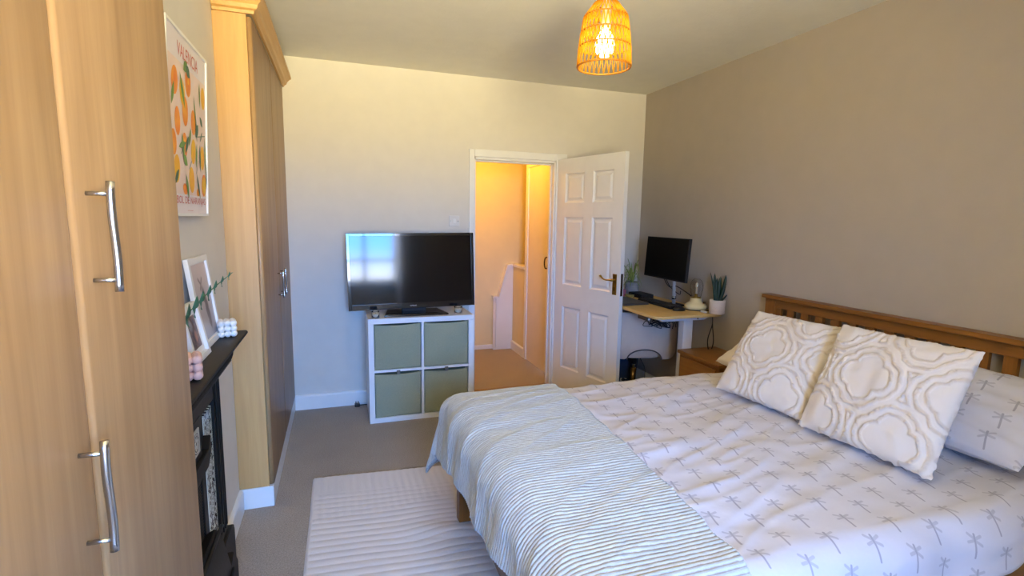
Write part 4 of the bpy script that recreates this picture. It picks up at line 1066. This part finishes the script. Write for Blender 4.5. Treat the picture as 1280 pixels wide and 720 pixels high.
obj('pot_body', lathe(BM(), [(.026, 0), (.030, .005), (.032, .055), (.028, .055), (.026, .03), (.0005, .03)], (2.335, 3.86, DZ+.001), 28, cap=False), mat('pink_glaze', srgb('b0677a'), rough=.4), pk, smooth=True)
obj('saucer', lathe(BM(), [(.035, 0), (.038, .0009)], (2.335, 3.86, DZ+.0001), 28), mat('red_saucer', srgb('8a3038'), rough=.4), pk)
ds = thing('small_dish', (2.33, 3.78, DZ), 'small olive dish on the desk under the spider plant leaves', 'dish')
obj('bowl', lathe(BM(), [(.02, 0), (.036, .012), (.040, .022), (.036, .022), (.02, .008), (.0005, .006)], (2.345, 3.755, DZ+.001), 28, cap=False), mat('olive_glaze', srgb('8a8048'), rough=.5), ds, smooth=True)

# ------------------------------------------------------------------ velvet desk chair
Fd = Vector((.30, .954, 0)); Rd = Vector((.954, -.30, 0)); CC = Vector((2.285, 3.43, 0))
ch = thing('desk_chair', (2.25, 3.48, 0), 'taupe velvet tub chair on a swivel base tucked under the desk', 'chair')
def backrest():
    bm = BM(); n, m = 41, 18; V = []
    for i in range(n):
        x = -.275+.55*i/(n-1); ax = abs(x)/.275
        arch = .085*math.sqrt(max(0, 1-((x-.015)/.14)**2)) if abs(x-.015) < .14 else 0
        zb = .385+arch+.05*max(0, (ax-.80)/.20)**2; zt = .762-.12*max(0, (ax-.62)/.38)**2
        row = []
        for j in range(m):
            t = j/(m-1); z = zb+(zt-zb)*t
            p = CC+Rd*x+Fd*(.95*x*x+.30*max(0, ax-.8)**2 - .015*math.sin(PI*t))+Vector((0, 0, z)); row.append(bm.verts.new(p))
        V.append(row)
    for i in range(n-1):
        for j in range(m-1): bm.faces.new((V[i][j], V[i+1][j], V[i+1][j+1], V[i][j+1]))
    return bm
o = obj('backrest', backrest(), VELVET, ch, smooth=True)
pp = [CC+Rd*x_+Fd*(.95*x_*x_-.030)+Vector((0, 0, .385+.085*math.sqrt(max(0, 1-((x_-.015)/.14)**2)))) for x_ in [.015-.14*math.cos(PI*i/24) for i in range(25)]]
obj('piping', tube(BM(), pp, .005, 8), mat('dark_piping', srgb('5c4f4c'), rough=.9), ch, smooth=True)
s_ = o.modifiers.new('s', 'SOLIDIFY'); s_.thickness = .05; s_.offset = 0; o.modifiers.new('b', 'BEVEL').width = .016; o.modifiers['b'].segments = 3
b = BM(); cs = CC+Fd*.255
pts = [cs+Rd*(.215*math.copysign(abs(math.cos(t))**.7, math.cos(t)))+Fd*(.215*math.copysign(abs(math.sin(t))**.7, math.sin(t))) for t in [2*PI*i/36 for i in range(36)]]
prism(b, [(p.x, p.y) for p in pts], lambda u, v, d: (u, v, d), .375, .475)
obj('seat', b, VELVET, ch, bevel=.03, seg=4)
obj('gas_lift', lathe(BM(), [(.014, .374), (.014, .24)], (cs.x, cs.y, 0), 20), STEEL, ch, smooth=True)
obj('lift_sleeve', lathe(BM(), [(.026, .24), (.026, .09)], (cs.x, cs.y, 0), 24), mat('brass_sleeve', srgb('8a6a34'), rough=.35, metal=.8), ch, smooth=True)
for k in range(5):
    a = k*2*PI/5+.3; d = Vector((math.cos(a), math.sin(a), 0)); c0 = Vector((cs.x, cs.y, .095))
    a_ = obj('base_arm', tube(BM(), [c0, c0+d*.15+Vector((0, 0, -.01)), c0+d*.26+Vector((0, 0, -.028))], [.020, .015, .012], 10), STEEL, ch, smooth=True)
    w0 = c0+d*.255; s = d.cross(Vector((0, 0, 1)))
    obj('caster', tube(BM(), [Vector((w0.x, w0.y, .027))-s*.018, Vector((w0.x, w0.y, .027))+s*.018], .0265, 16), BLACK, a_)
# dark bag under the desk
b = BM(); bmesh.ops.create_uvsphere(b, u_segments=32, v_segments=20, radius=1, matrix=Matrix.Translation((2.36, 3.93, .21)) @ Matrix.Diagonal((.20, .12, .21, 1)))
for v in b.verts:
    c = v.co; k = noise.noise(c*6)*.02+noise.noise(c*16)*.006; c += Vector((c.x-2.36, (c.y-3.93)*2, c.z-.21)).normalized()*k; c.z = max(c.z, .001); c.y = min(c.y, 4.06)
bg_ = thing('fabric_bag', (2.36, 3.93, 0), 'slumped navy fabric bag on the floor under the desk', 'bag')
obj('bag_body', b, BLUEBAG, bg_, smooth=True)
obj('strap', tube(BM(), bez([(2.26, 3.85, .40), (2.22, 3.80, .30), (2.18, 3.80, .16), (2.22, 3.80, .03)], 6), .008, 8), BLUEBAG, bg_, smooth=True)
